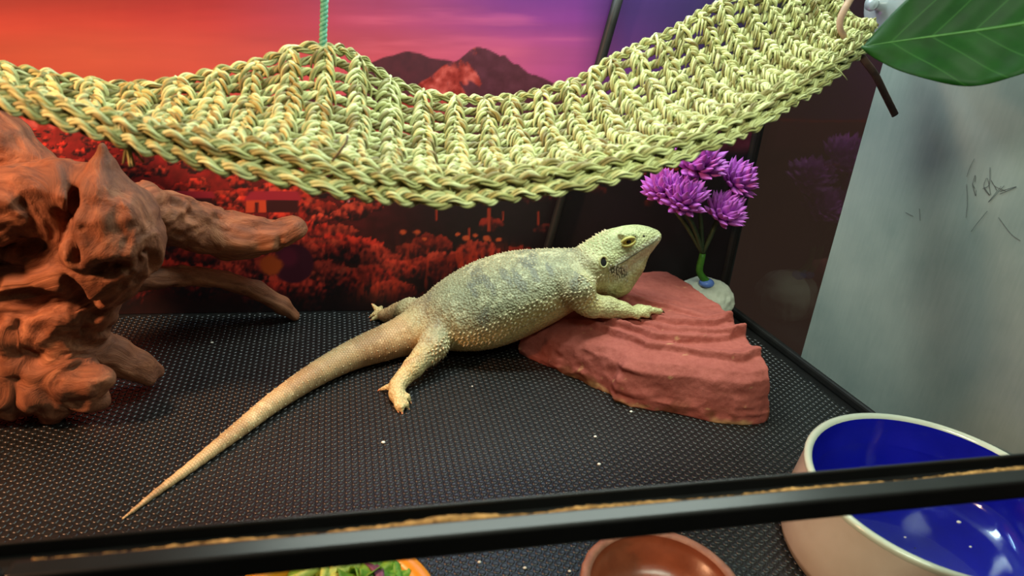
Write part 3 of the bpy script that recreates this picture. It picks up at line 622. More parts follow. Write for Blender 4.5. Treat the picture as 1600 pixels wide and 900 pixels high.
# puffed beard, jaw, brows, cheeks
lf.cone(hd(1009, 386), hd(984, 412), .0062, .0115, .005); lf.cone(hd(984, 412), hd(962, 434), .0115, .0150, .006); lf.cone(hd(962, 434), hd(930, 432), .0150, .0140, .007)
for s_ in (-1, 1):
    lf.ell(hd(951, 412, s_*.0135), (.0120, .0070, .0095), .005); lf.ell(hd(980, 367, s_*.0105), (.0075, .0036, .0030), .0028)
    lf.ell(hd(981, 377, s_*.0128), (.0052, .0026, .0046), .002); lf.ell(hd(925, 425, s_*.016), (.009, .006, .012), .005)
    lf.cone(hd(1018, 374, s_*.0035), hd(965, 407, s_*.0150), .0022, .0030, .002)        # lip ridge
# near arm on the rock, near leg, far limbs
CLAWS = []
def limb(ch, k=.005): 
    for (a, ra), (b, rb) in zip(ch[:-1], ch[1:]): lf.cone(a, b, ra, rb, k)
def digit(pts, r0, r1, mclaw, clen=.0035, k=.0012):
    pts = np.array(pts); n = len(pts)
    for i in range(n-1): lf.cone(pts[i], pts[i+1], r0+(r1-r0)*i/(n-1), r0+(r1-r0)*(i+1)/(n-1), k)
    d = norm(pts[-1]-pts[-2]); CLAWS.append((pts[-1]+d*r1*.5, d, clen, r1*.62, mclaw))
limb([(aty(893, 442, .499), .0150), (aty(905, 452, .488), .0125), (aty(912, 472, .4870), .0088), (aty(925, 478, .4855), .0088), (aty(950, 480, .4855), .0080), (aty(972, 484, .4850), .0058), (aty(988, 488, .4845), .0046)])
wr_ = aty(990, 488.5, .4845)
for tip, mid in (((1031, 486.5), (1012, 487)), ((1012, 493.5), (1002, 491.5)), ((1015, 482), (1003, 484.5)), ((1003, 479.5), (997, 483)), ((996, 495), (991, 492.5))):
    dy = {1031: 0, 1012: -.0022, 1015: .004, 1003: .0075, 996: -.0030}[tip[0]]
    digit([wr_+np.array([0, dy*.5, 0]), aty(mid[0], mid[1], .4845+dy*.7)+np.array([0, 0, .0012]), aty(tip[0], tip[1], .4845+dy)], .0036, .0024, M_claw)
limb([(aty(900, 437, .530), .0130), (aty(915, 440, .545), .0100), (aty(930, 452, .553), .0070), (aty(955, 458, .553), .0062), (aty(975, 463, .552), .0042)])
limb([(atz(688, 505, .021), .0155), (atz(684, 522, .0225), .0132), (atz(676, 541, .0215), .0108), (atz(661, 557, .0180), .0082), (atz(645, 575, .0130), .0073), (atz(630, 591, .0090), .0056), (atz(621, 602, .0070), .0052), (atz(620, 616, .0052), .0050), (atz(624, 629, .0040), .0038)])
for pts in ([(624, 627, .0042), (627, 636, .0040), (628, 642, .0018)], [(628, 624, .0045), (634, 631, .0042), (637, 636, .0018)], [(629, 617, .0050), (636, 620, .0050), (640, 626, .0022)], [(618, 604, .0060), (606, 605, .0045), (596, 608, .0022)], [(621, 626, .0042), (621, 634, .0035), (622, 640, .0016)]):
    digit([atz(*q) for q in pts], .0030, .0016, M_clawp, .0028)
limb([(atz(660, 492, .022), .0140), (atz(640, 487, .020), .0110), (atz(622, 490, .012), .0088), (atz(604, 493, .0075), .0052), (atz(597, 492, .0055), .0044)])
for pts in ([(597, 491, .005), (588, 483, .006), (583, 477, .0085)], [(599, 489, .005), (594, 484, .006), (596, 480, .006)], [(597, 493, .005), (586, 490, .004), (580, 494, .002)], [(598, 495, .004), (588, 496, .003), (582, 499, .0018)]):
    digit([atz(*q) for q in pts], .0026, .0017, M_clawp, .0018)
# mouth slit
sl, G = lf.sub(hd(940, 440, -.03), hd(1040, 350, .03))
LV, LF = lf.mesh(); LV = relax(LV, LF, 2, .45)
# body coordinates: s along the spine, angle from the back
bi = np.zeros(len(LV), int); bd_ = np.full(len(LV), 9.)
for i in range(len(SPP)):
    d = np.linalg.norm(LV-SPP[i], axis=1)/max(SA[i]+.01, .01); m = d < bd_; bd_[m] = d[m]; bi[m] = i
arc = np.concatenate([[0], np.cumsum(np.linalg.norm(np.diff(SPP, axis=0), axis=1))])
T_ = TT/np.linalg.norm(TT, axis=1, keepdims=True); q = LV-SPP[bi]; UPv = np.cross(side, T_)
lat = np.sum(q*side[bi], 1); upc = np.sum(q*UPv[bi], 1); lat_n = lat/SA[bi]; up_n = upc/np.where(upc > 0, SB_[bi], SCc[bi])
s_ = arc[bi]+np.sum(q*T_[bi], 1); th = np.arctan2(lat_n, up_n)
axis_d = np.hypot(lat_n, up_n)
istail = ss(arc[33]+.012, arc[33]-.006, s_)*(axis_d < 1.35); limbm = ss(1.25, 1.5, axis_d)
rows = s_/.0019; me_r = np.maximum(SA[bi], .002); ncol = np.round(np.interp(s_, [0, arc[33]], [10, 46])); suv = np.stack([th/(2*math.pi)*ncol, rows, rows*0], -1)
# relief: rows of keeled scales on the flanks, skin folds at the neck
LN = vnormals(LV, LF)
nb = fbm(LV*130, 3, 4)-.5
fold = np.sin((s_-arc[NBd])/.0042)*np.exp(-((s_-arc[NBd]+.006)/.012)**2)
LV2 = LV+LN*(.0009*nb*ss(arc[20], arc[34], s_)-.0011*np.maximum(fold, 0)*(axis_d < 1.5))[:, None]
# pigment
n1 = fbm(LV*70, 4, 6); n2 = fbm(LV*220, 3, 9); n3 = fbm(LV*28, 3, 12)
def c3(*q): return np.array(q, float)
def lay(C, m, col): m = np.clip(m, 0, 1)[:, None]; return C*(1-m)+m*np.asarray(col, float)
C = np.tile(c3(176, 170, 128), (len(LV), 1))
back = ss(1.75, 1.15, np.abs(th)); isbody = ss(arc[33], arc[39], s_)*ss(arc[NBd]+.002, arc[NBd]-.012, s_)*(1-limbm)
C = lay(C, back*isbody, (150, 150, 118))
band = ss(.15, .75, np.sin((s_-arc[36])/.0072+2.2*(n3-.5)*2+.6*np.abs(th)))*ss(.40, .56, n1+.10*np.cos(3*th))
C = lay(C, band*back*isbody*.60, (108, 110, 98)); C = lay(C, ss(.58, .70, n2)*isbody*.5, (204, 204, 164))
C = lay(C, ss(1.35, 1.75, np.abs(th))*isbody, (196, 178, 120)); C = lay(C, ss(2.0, 2.7, np.abs(th))*isbody, (190, 150, 96))
C = lay(C, ss(arc[42], arc[34], s_)*isbody*.6, (186, 158, 120))
C = lay(C, istail, (178, 150, 108)); tb = ss(-.1, .7, np.sin(s_/.0105+1.2*(n3-.5)))*ss(2.4, 1.6, np.abs(th)); C = lay(C, istail*tb*.34, (120, 92, 62)); C = lay(C, istail*ss(.62, .74, n2)*.5, (206, 186, 146))
head = ss(arc[NBd]-.004, arc[NBd]+.010, s_)*(1-limbm)
C = lay(C, head, (188, 192, 140)); C = lay(C, head*ss(.9, .3, np.abs(th))*.6, (170, 176, 128)); C = lay(C, head*ss(.56, .68, n1)*.45, (150, 156, 112))
uu, vv_ = to_photo(LV)
C = lay(C, head*ss(1.5, 1.9, np.abs(th)), (200, 198, 160)); C = lay(C, limbm, (182, 178, 128)); C = lay(C, limbm*ss(.5, .66, n1)*.4, (150, 142, 100)); C = lay(C, limbm*(s_ < arc[42]), (190, 172, 124))
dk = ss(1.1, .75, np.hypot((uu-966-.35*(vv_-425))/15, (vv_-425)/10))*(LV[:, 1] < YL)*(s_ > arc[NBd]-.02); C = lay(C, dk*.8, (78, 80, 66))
lipm = ss(5.5, 3., np.abs((vv_-372)-(1027-uu)*.60))*ss(955, 970, uu)*(uu < 1030)*(s_ > arc[NBd]); C = lay(C, lipm*.7, (214, 216, 186))
for cu, cv_, ru, rv in ((790, 432, 8, 16), (812, 440, 9, 20), (835, 428, 7, 18), (765, 445, 8, 16), (738, 452, 7, 14), (858, 420, 6, 13)):
    C = lay(C, isbody*.55*ss(1.15, .6, np.hypot((uu-cu-.5*(vv_-cv_))/ru, (vv_-cv_)/rv)+.9*(n2-.5)), (112, 114, 104))
C = np.clip(C*(.93+.14*n2)[:, None]*1.13, 0, 246)
liz = empty('bearded_lizard', (.10, .50, 0), 'pale spiny bearded lizard resting its front half on the red slab', 'lizard')
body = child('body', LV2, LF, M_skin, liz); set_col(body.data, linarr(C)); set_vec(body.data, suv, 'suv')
at_ = body.data.attributes.new('tailmask', 'FLOAT', 'POINT'); at_.data.foreach_set('value', istail.astype(np.float32))
# spines
def cones(name, idx, length, rad, matl, bend=None, jit=.35):
    mb = MB(); a = np.arange(5)*2*math.pi/5
    for k_, i in enumerate(idx):
        nrm = LN[i]+RNG.normal(0, jit*.25, 3); nrm = nrm+(bend[i] if bend is not None else 0); nrm = norm(nrm)
        x = norm(np.cross(nrm, [.3, .5, .8])); y = np.cross(nrm, x); L = length[k_]*(.75+.5*RNG.random()); r = rad[k_]
        base = LV2[i]-nrm*.0003
        V = np.vstack([base+r*(np.cos(a)[:, None]*x+np.sin(a)[:, None]*y), base+nrm*L]); j = np.arange(5)
        mb.add(V, (), np.stack([j, (j+1) % 5, np.full(5, 5)], -1))
    V, F = mb.data(); return tag(child(name, V, F, matl, liz), kind='stuff')
def thin(idx, dist):
    idx = RNG.permutation(idx); cell = {}; out = []
    for i in idx:
        kx = tuple(np.floor(LV[i]/dist).astype(int)); ok = True
        for dx in (-1, 0, 1):
            for dy in (-1, 0, 1):
                for dz in (-1, 0, 1):
                    for j in cell.get((kx[0]+dx, kx[1]+dy, kx[2]+dz), ()):
                        if np.sum((LV[i]-LV[j])**2) < dist*dist: ok = False
        if ok: cell.setdefault(kx, []).append(i); out.append(i)
    return np.array(out, int)
backw = -T_[bi]*.9
bodymask = (s_ > arc[35]) & (s_ < arc[NBd]-.004) & (axis_d < 1.3)
fl_i = thin(np.where(bodymask & (np.abs(th) > 1.36) & (np.abs(th) < 1.86))[0], .0030)
cones('flank_spines', fl_i, np.full(len(fl_i), .0030), np.full(len(fl_i), .00100), M_spine, backw)
bk_i = thin(np.where(bodymask & (np.abs(th) <= 1.36))[0], .0036)
cones('back_tubercles', bk_i, np.full(len(bk_i), .00125), np.full(len(bk_i), .00075), M_tub, backw*.6)
bl_i = thin(np.where(bodymask & (np.abs(th) > 1.86) & (np.abs(th) < 2.5))[0], .0026)
cones('belly_tubercles', bl_i, np.full(len(bl_i), .0009), np.full(len(bl_i), .0006), M_tub, backw)
tl_i = thin(np.where((istail > .5) & (s_ > arc[9]) & (np.abs(th) < 1.9))[0], .0046)
cones('tail_tubercles', tl_i, np.full(len(tl_i), .0011), np.full(len(tl_i), .0007), M_tub, backw)
wbeard = (uu > 951) & (uu < 981) & (vv_ > 414) & (vv_ < 440) & (LN[:, 1] < .2) & (LV[:, 1] < YL) & (s_ > arc[NBd]-.02)
be_i = thin(np.where(wbeard)[0], .0022); cones('beard_spines', be_i, np.full(len(be_i), .0024), np.full(len(be_i), .00085), M_spine2, np.tile([-.3, 0, -1.0], (len(LV), 1)))
jaw = (uu > 905) & (uu < 962) & (np.abs(vv_-(436-.08*(uu-905))) < 5) & (LN[:, 1] < .4)
ja_i = thin(np.where(jaw)[0], .0024); cones('cheek_spines', ja_i, np.full(len(ja_i), .0030), np.full(len(ja_i), .0009), M_spine, np.tile([-1., 0, -.5], (len(LV), 1)))
crest = (uu > 905) & (uu < 950) & (np.abs(th) < .55) & (head > .05)
cr_i = thin(np.where(crest)[0], .0030); cones('nape_spines', cr_i, np.full(len(cr_i), .0019), np.full(len(cr_i), .0008), M_spine, np.tile([-.8, 0, .2], (len(LV), 1)))
leg_i = thin(np.where((limbm > .7) & (LN[:, 2] > -.2))[0], .0030); cones('limb_tubercles', leg_i, np.full(len(leg_i), .0007), np.full(len(leg_i), .0006), M_skinp)
for p, d, L, r, m in CLAWS:
    mb = MB(); dn = np.array([0, 0, -1.]); tube(mb, [p-d*.0010, p+d*L*.5+dn*.0001, p+d*L+dn*L*.35], [r, r*.65, .0001], 6); V, F = mb.data(); child('claw', V, F, m, liz)
# eyes: golden iris, dark pupil, heavy lids
M_eye = mottled('golden_eye', lin(176, 150, 40), lin(222, 204, 84), 500, .15, .6); M_pup = mottled('pupil', (.004, .004, .004), (.006, .006, .005), 10, .08, .6)
M_lid = mottled('yellow_eyelid', lin(186, 178, 84), lin(216, 206, 120), 400, .5)
def surf_near(u, v, sgn):
    m = (np.hypot(uu-u, vv_-v) < 4) & (LN[:, 1]*sgn > .2) & (s_ > arc[NBd]-.01); j = np.where(m)[0]
    return LV2[j].mean(0), norm(LN[j].mean(0))
for sg in (-1,):
    pc, pn = surf_near(981.5, 377, sg)
    for s2 in (1, -1):
        c0 = pc.copy(); n0 = pn.copy()
        if s2 < 0: c0[1] = 2*YL-c0[1]-.003; c0[2] -= .0042; n0[1] = -n0[1]
        ax = norm(np.cross([0, 0, 1], n0)); ay = np.cross(n0, ax)
        hx = norm(CR*.95-CD*.30); hx = norm(hx-n0*(hx@n0)); hy = np.cross(n0, hx); hy = hy if hy[2] > 0 else -hy
        V, F = ellipsoid(c0-n0*.0014, (.0044, .0034, .0034), 18, 12, np.array([hx, hy, n0])); eye = child('eye', V, F, M_eye, liz)
        V, F = ellipsoid(c0+n0*.00150, (.0022, .0016, .0007), 14, 8, np.array([hx, hy, n0]))
        base = np.array(liz.location); link('pupil', mk_mesh('pupil', V-base, F), M_pup, eye)
        for k_, (sgn, hgt) in enumerate(((1, .0030), (-1, .0031))):
            a = np.linspace(-1.25, 1.25, 15); mb = MB()
            Pl = np.array([c0+n0*(.0013*math.cos(q_)-.0001)+hx*.0056*math.sin(q_)/math.sin(1.25)*.95+hy*sgn*hgt*math.cos(q_*1.05) for q_ in a]); tube(mb, Pl, .0010+.0003*np.cos(a), 8); V, F = mb.data(); child('eyelid', V, F, M_lid, liz)
# ear opening, nostril, mouth line
pe, pnn = surf_near(943.5, 410, -1); M_dark = mottled('dark_opening', (.004, .003, .003), (.008, .006, .005), 50, .8)
for s2 in (1, -1):
    c0 = pe.copy(); n0 = pnn.copy()
    if s2 < 0: c0[1] = 2*YL-c0[1]; n0[1] = -n0[1]
    x = norm(np.cross([0, 0, 1.], n0)); y = np.cross(n0, x); V, F = ellipsoid(c0-n0*.0001, (.0026, .0037, .0006), 16, 8, np.array([x, y, n0])); child('ear_opening', V, F, M_dark, liz)
    a = np.linspace(0, 2*math.pi, 25); mb = MB(); tube(mb, [c0+n0*.0002+x*.0032*math.cos(q_)+y*.0043*math.sin(q_) for q_ in a], .0009, 6); V, F = mb.data(); child('ear_rim', V, F, mottled('ear_skin', lin(176, 174, 116), lin(196, 192, 134), 300, .6), liz)
pn_, nn_ = surf_near(1006, 369, -1); V, F = ellipsoid(pn_, (.0009, .0007, .0009), 8, 6); child('nostril', V, F, M_dark, liz)
def on_head(u, v):
    m = np.where((s_ > arc[NBd]-.02) & (LN[:, 1] < .5))[0]; j = m[np.argmin(np.hypot(uu[m]-u, vv_[m]-v)+300*(LV[m, 1]-.49))]; return LV2[j]
mp = np.array([on_head(u, v) for u, v in ((1027, 374), (1020, 379), (1008, 386), (996, 394), (984, 402), (972, 409), (960, 416))]); mp = relax_line = spline(mp, 30)
for _ in range(6): mp[1:-1] = .5*mp[1:-1]+.25*(mp[:-2]+mp[2:])
mb = MB(); tube(mb, mp, np.interp(np.arange(30), [0, 6, 24, 29], [.0003, .00045, .0007, .0003]), 6); V, F = mb.data(); child('mouth_line', V, F, mottled('mouth_shade', lin(78, 74, 54), lin(104, 98, 72), 200, .7), liz)

# ------------------------------------------------------------------ seagrass hammock
def straw(name, c0, c1, c2):
    m = mat(name, c1, .6, .3); t = NT(m); v = t.coord(); f = t.noise(v, 70, 4); f2 = t.noise(v, 900, 3)
    ob = t.n('ShaderNodeObjectInfo').outputs['Random']; at = t.n('ShaderNodeAttribute', attribute_name='pigment').outputs['Fac']
    c = t.ramp(at, [(0., c0), (.5, c1), (1., c2)]); c = t.mix(t.ramp(f, [(.35, (0,)*3), (.7, (.45,)*3)]), c, c0); t.color(c); t.bump(f2, .3, .0005)
    return m
M_straw = straw('dried_seagrass', lin(104, 92, 50), lin(162, 166, 104), lin(206, 212, 158))
EDGE = [ # rear (u, v, depth), front (u, v, depth)
    ((-260, 10, .40), (-280, 38, .345)), ((-120, 66, .40), (-150, 92, .338)), ((0, 104, .402), (-30, 124, .334)), ((100, 122, .405), (65, 152, .330)), ((200, 134, .408), (155, 176, .326)),
    ((300, 121, .412), (245, 200, .322)), ((395, 100, .416), (345, 222, .318)), ((460, 78, .420), (420, 232, .316)), ((510, 75, .422), (480, 244, .314)), ((550, 84, .424), (545, 257, .313)), ((620, 129, .426), (622, 270, .312)),
    ((700, 152, .427), (715, 277, .312)), ((800, 153, .428), (840, 265, .315)), ((900, 126, .43), (975, 238, .325)), ((960, 89, .433), (1065, 210, .338)), ((1050, 47, .44), (1165, 168, .36)),
    ((1130, 2, .448), (1245, 124, .386)), ((1215, -38, .458), (1315, 78, .415)), ((1290, -62, .468), (1362, 36, .443))]
RE = spline([aty(*a) for a, b in EDGE], 721); FE = spline([aty(*b) for a, b in EDGE], 721)
SL = np.concatenate([[0], np.cumsum(np.linalg.norm(np.diff(.5*(RE+FE), axis=0), axis=1))]); HL = SL[-1]; SI = SL/HL
def hs(s, t_):
    s = np.asarray(s, float); t_ = np.asarray(t_, float)
    r = np.stack([np.interp(s, SI, RE[:, k]) for k in range(3)], -1); f = np.stack([np.interp(s, SI, FE[:, k]) for k in range(3)], -1)
    p = r+(f-r)*t_[..., None]; p[..., 2] -= .012*4*np.clip(t_, 0, 1)*(1-np.clip(t_, 0, 1)); return p
def hn(s, t_):
    e = .004; a = hs(np.clip(s+e, 0, 1), t_)-hs(np.clip(s-e, 0, 1), t_); b = hs(s, t_+.02)-hs(s, t_-.02); nn = np.cross(b, a)
    nn = nn/(np.linalg.norm(nn, axis=-1, keepdims=True)+1e-12); return np.where(nn[..., 2:3] < 0, -nn, nn), b/(np.linalg.norm(b, axis=-1, keepdims=True)+1e-12)
ham = empty('seagrass_hammock', tuple(hs(np.array([.5]), np.array([1.]))[0]), 'woven pale green seagrass hammock slung across the tank above the lizard', 'hammock')
class Strands(MB):
    def __init__(s): super().__init__(); s.c = []
    def strand(s, P, r, sides=5, flat=.55, tone=None, roll=0.):
        n0 = s.n; tube(s, P, r, sides, flat, roll=roll); s.c.append(np.full(s.n-n0, RNG.random() if tone is None else tone))
    def put(s, name):
        V, F = s.data(); o = child(name, V, F, M_straw, ham); c = np.concatenate(s.c); set_col(o.data, np.stack([c, c, c], -1)); return o
NW = 12; TW = np.linspace(.075, .925, NW); NC = 32; CS = (np.arange(NC)+.6)/NC
def sagw(s, j): return .010*np.sin(s*NC*math.pi*2*.5+j*1.9)+.008*(vnoise(p3(s*40, s*0+j*3.7), 3)-.5)*2
ss_ = np.linspace(.004, .992, 760)
for j, tw in enumerate(TW):                       # cross cords: loosely twisted pairs of blades
    st = Strands(); nn, bb = hn(ss_, np.full_like(ss_, tw)); base = hs(ss_, tw+sagw(ss_, j)); ph0 = RNG.random()*6
    for k in range(4):
        ph = ss_*HL/.0125*2*math.pi+ph0+k*math.pi/2+.9*vnoise(p3(ss_*60, ss_*0+k+9*j), 7)
        rr = .00150+.0007*vnoise(p3(ss_*90, ss_*0+k+5*j), 17)
        P = base+(nn*np.sin(ph)[:, None]*.75+bb*np.cos(ph)[:, None])*rr[:, None]-nn*.0006
        st.strand(P, .00095+.00040*vnoise(p3(ss_*120, ss_*0+k), 5+j), 5, .7)
    st.put('weft_cord')
for i, c in enumerate(CS):                        # knotted columns: chevron stitches over a straight cord
    st = Strands(); tt = np.linspace(.0, 1.0, 60); cs_ = c+.0032*(vnoise(p3(tt*6, tt*0+i*2.3), 4)-.5)*2
    nn, bb = hn(cs_, tt); sx = np.gradient(hs(cs_, tt), axis=0)
    al_ = np.cross(nn, bb)
    for k in range(2):
        ph = tt*26+k*math.pi+i; st.strand(hs(cs_, tt)+nn*(.0014+.0006*np.sin(ph))[:, None]+al_*(.0008*np.cos(ph))[:, None], .00120, 5, .8)
    for j, tw in enumerate(TW):
        c_ = np.interp(tw, tt, cs_); ds = .0040/HL; dt = .060
        wj = .022*(RNG.random()-.5); ds *= .8+.5*RNG.random(); dt *= .8+.5*RNG.random()
        for sg in (-1, 1):
            for k in range(3):
                u_ = np.linspace(0, 1, 9); off = (k-1)*.0062+.003*RNG.normal()*.4
                s_l = c_+sg*(ds*(.10+1.10*np.sin(u_*math.pi*.5)**1.2))+.001/HL*RNG.normal()
                t_l = tw+wj+off*2.4-dt*.55+dt*1.15*u_
                n_, b_ = hn(np.clip(s_l, 0, 1), np.clip(t_l, -.05, 1.05)); lift = .0030*np.sin(math.pi*(.18+.82*u_))+.0010-.0022*u_**3
                st.strand(hs(np.clip(s_l, 0, 1), t_l)+n_*lift[:, None], (.00100+.0004*RNG.random())*np.sin(math.pi*(.14+.78*u_))**.5, 5, .6)
        if RNG.random() < .9:                      # the knot's crossing blade
            u_ = np.linspace(-1, 1, 9); s_l = c_+ds*1.05*u_; t_l = tw+wj+.020*u_*(1 if (i+j) % 2 else -1)-.006; n_, b_ = hn(np.clip(s_l, 0, 1), t_l)
            st.strand(hs(np.clip(s_l, 0, 1), t_l)+n_*(.0034*np.cos(u_*1.25)-.0002)[:, None], .0011*(1-.4*u_**2), 5, .6)
    st.put('warp_cord')
sb = np.linspace(0, 1, 1150)
def braid(t0, drop, amp, lam, rs, ply, name, seed, lift=0.):
    st = Strands(); nn, bb = hn(sb, np.full_like(sb, t0)); base = hs(sb, np.full_like(sb, t0))+nn*lift; base = base+np.array([0, 0, -1.])*drop
    wob = .0010*(vnoise(p3(sb*30, sb*0+seed), 3)-.5)*2
    for k in range(3):
        ph = sb*HL/lam*2*math.pi+k*2*math.pi/3+1.2*vnoise(p3(sb*25, sb*0+seed), 8)
        cen = base+bb*(amp*np.sin(ph)+wob)[:, None]+nn*(amp*.62*np.sin(2*ph))[:, None]
        for q_ in range(ply):
            p2 = sb*HL/(lam*.8)*2*math.pi+q_*2*math.pi/ply+k
            st.strand(cen+(bb*np.cos(p2)[:, None]+nn*np.sin(p2)[:, None])*rs*(.75+.5*vnoise(p3(sb*50, sb*0+q_+k*3), seed)[:, None]), rs*(.78+.35*vnoise(p3(sb*110, sb*0+q_), seed+k)), 5, .6)
    return st.put(name)
braid(.005, 0, .0023, .026, .00092, 4, 'edge_braid', 5)
braid(.955, 0, .0027, .034, .00098, 4, 'edge_braid', 15, .0008)
braid(1.035, .0006, .0028, .037, .00102, 4, 'edge_braid', 25, -.0006)
braid(1.085, .0042, .0028, .035, .00102, 4, 'edge_braid', 35, -.0022)
braid(1.050, .0030, .0024, .030, .00098, 4, 'edge_braid', 45, -.0034)
braid(.995, .0008, .0024, .031, .00098, 4, 'edge_braid', 55, -.0016)
# end loop on the right and loose ends
st = Strands()
for k in range(6):
    t_ = np.linspace(-.02, 1.08, 60); ph = t_*34+k*math.pi/3; P = hs(np.full_like(t_, .996), t_); nn, bb = hn(np.full_like(t_, .99), np.clip(t_, 0, 1)); al_ = np.cross(nn, bb)
    st.strand(P+al_*(.0034*np.cos(ph))[:, None]+nn*(.0030*np.sin(ph))[:, None], .0015, 5, .7)
for k in range(40):
    s0 = RNG.random()*.985+.005; t0 = 1.0+.09*RNG.random() if k < 34 else RNG.random(); L = (.004+.008*RNG.random()); d = norm(RNG.normal(0, 1, 3)*np.array([1.2, .5, .4])+np.array([0, 0, -.2])); p0 = hs(np.array([s0]), np.array([t0]))[0]
    u_ = np.linspace(0, 1, 7)[:, None]; st.strand(p0+d*L*u_+np.array([0, 0, -.003])*u_**2*RNG.random(), .00060*(1-.7*u_[:, 0]), 4, .5)
tag(st.put('loose_ends'), kind='stuff')
# tied knot under the left part of the front edge
st = Strands(); kp = aty(199, 206, .322)
for k in range(5):
    a = np.linspace(0, 2*math.pi, 16); off = np.array([(k-2)*.0014, 0, 0]); st.strand(kp+off+np.stack([.0006*np.sin(a*2), .0032*np.cos(a), .0044*np.sin(a)], -1), .0013, 5, .8)
for k in range(6):
    d = np.array([.3*RNG.normal(), .2*RNG.normal(), -1]); u_ = np.linspace(0, 1, 6)[:, None]; st.strand(kp+np.array([0, -.002, -.004])+norm(d)*.010*u_, .0009*(1-.6*u_[:, 0]), 4)
st.put('tied_knot')
# thin dark stem caught in the weave
mb = MB(); tube(mb, spline([aty(519, 252, .306), aty(532, 236, .306), aty(541, 222, .308), aty(543, 212, .312)], 14), .0005, 5); V, F = mb.data(); child('stray_stem', V, F, mottled('dark_stem', lin(52, 36, 24), lin(80, 58, 38), 200, .7), ham)

# green hanging cord
M_cord = mottled('green_twine', lin(52, 120, 100), lin(110, 176, 150), 500, .6)
A = aty(504, 84, .421); B = aty(509, -60, .425); cord = empty('hanging_cord', tuple(A), 'thin green twisted cord holding up the rear edge of the hammock', 'cord')
u_ = np.linspace(0, 1, 160)[:, None]
for k in range(2):
    ph = u_*60+k*math.pi; mb = MB(); tube(mb, A+(B-A)*u_+.00105*np.concatenate([np.cos(ph), np.sin(ph), 0*ph], 1), .00125, 6); V, F = mb.data(); child('strand', V, F, M_cord, cord)
mb = MB(); a = np.linspace(0, 2*math.pi, 22); tube(mb, A+np.array([0, 0, -.0045])+np.stack([0*a, .0048*np.cos(a), .0062*np.sin(a)], -1), .0014, 6); V, F = mb.data(); child('loop', V, F, M_cord, cord)

# suction cup on the glass, strap
M_clear = mat('clear_rubber', (.42, .48, .50), .25, .5, Transmission_Weight=.5, IOR=1.4)
cp = wall_pt(1392, 8)+np.array([-.001, 0, 0]); wn = norm(np.array([-1, -(XR1-XR0)/(BACK-.165), 0])); cup = empty('suction_cup', tuple(cp), 'clear round suction cup on the side glass behind the green leaf', 'suction cup')
V, F = lathe([(.0002, .010), (.004, .0098), (.0045, .006), (.007, .0045), (.013, .0028), (.0185, .0012), (.020, .0004), (.0195, 0), (.0002, 0)], 36)
x = norm(np.cross([0, 0, 1.], wn)); y = np.cross(wn, x); child('cup', cp+V@np.array([x, y, wn]), F, M_clear, cup)
V, F = lathe([(.0002, .016), (.0046, .0155), (.0052, .013), (.0036, .0115), (.0034, .0085), (.0002, .0085)], 20); child('knob', cp+V@np.array([x, y, wn]), F, M_clear, cup)
M_strap = mottled('brown_leather', lin(44, 26, 20), lin(92, 62, 48), 120, .6)
strap = empty('leather_strap', tuple(aty(1340, 86, .434)), 'narrow brown leather strap looped through the hammock end, its tail hanging down', 'strap')
mb = MB(); tube(mb, spline([aty(1336, 74, .434), aty(1352, 96, .432), aty(1368, 118, .432), aty(1382, 146, .432), aty(1399, 180, .432)], 24), .0024, 8, .45); V, F = mb.data(); child('tail', V, F, M_strap, strap)
mb = MB(); tube(mb, spline([aty(1336, 74, .434), aty(1318, 56, .426), aty(1312, 36, .428), aty(1322, 10, .436), aty(1340, -14, .452), aty(1372, -24, .478), wall_pt(1388, -2)+wn*.013], 30), .0024, 8, .45); V, F = mb.data(); child('loop', V, F, mottled('light_brown_leather', lin(120, 92, 72), lin(160, 126, 100), 120, .6), strap)  # loop in a lighter brown than the hanging tail

# ------------------------------------------------------------------ bowls
def bowl_thing(name, label, cx, cy, prof_out, prof_rim, prof_in, m_out, m_rim, m_in, n=72):
    b = empty(name, (cx, cy, 0), label, 'bowl')
    for nm, pr, m in (('body', prof_out, m_out), ('rim', prof_rim, m_rim), ('inside', prof_in, m_in)):
        V, F = lathe(pr, n); link(nm, mk_mesh(nm, V, F), m, b)
    return b
M_cer = mottled('cream_stoneware', lin(192, 176, 158), lin(208, 194, 178), 30, .22, .5); M_cerim = mottled('pale_glazed_rim', lin(196, 206, 186), lin(210, 216, 196), 40, .15, .5)
M_blue = mottled('cobalt_glaze', lin(14, 18, 132), lin(24, 30, 168), 14, .10, .5)
WX, WY, WR, WZ = .3105, .2625, .0725, .052
bowl_thing('water_bowl', 'wide cream stoneware water bowl glazed bright blue inside', WX, WY,
    [(.0005, 0), (WR*.94, 0), (WR*1.02, .002), (WR*1.045, .008), (WR*1.03, .022), (WR*.995, .040), (WR*.985, WZ-.003)],
    [(WR*.985, WZ-.003), (WR*.99, WZ-.001), (WR*.985, WZ), (WR*.965, WZ+.0007), (WR*.935, WZ), (WR*.925, WZ-.0015)],
    [(WR*.925, WZ-.0015), (WR*.905, WZ-.008), (WR*.87, .018), (WR*.80, .0095), (WR*.6, .0075), (.0005, .007)], M_cer, M_cerim, M_blue)
M_water = clear_mat('water', (.93, .96, 1.), .018, .55, 5.)
V, F = lathe([(.0004, .0330), (WR*.6, .0330), (WR*.883, .0330), (WR*.884, .0326), (WR*.868, .0190), (WR*.80, .0105), (WR*.6, .0085), (.0004, .008)], 72); 
wat = link('water', mk_mesh('water', V, F), M_water); wat.location = (WX, WY, 0); tag(wat, 'clear still water filling the blue glazed bowl', 'water')
M_crumb = mottled('pale_crumb', lin(206, 206, 196), lin(232, 230, 220), 200, .8)
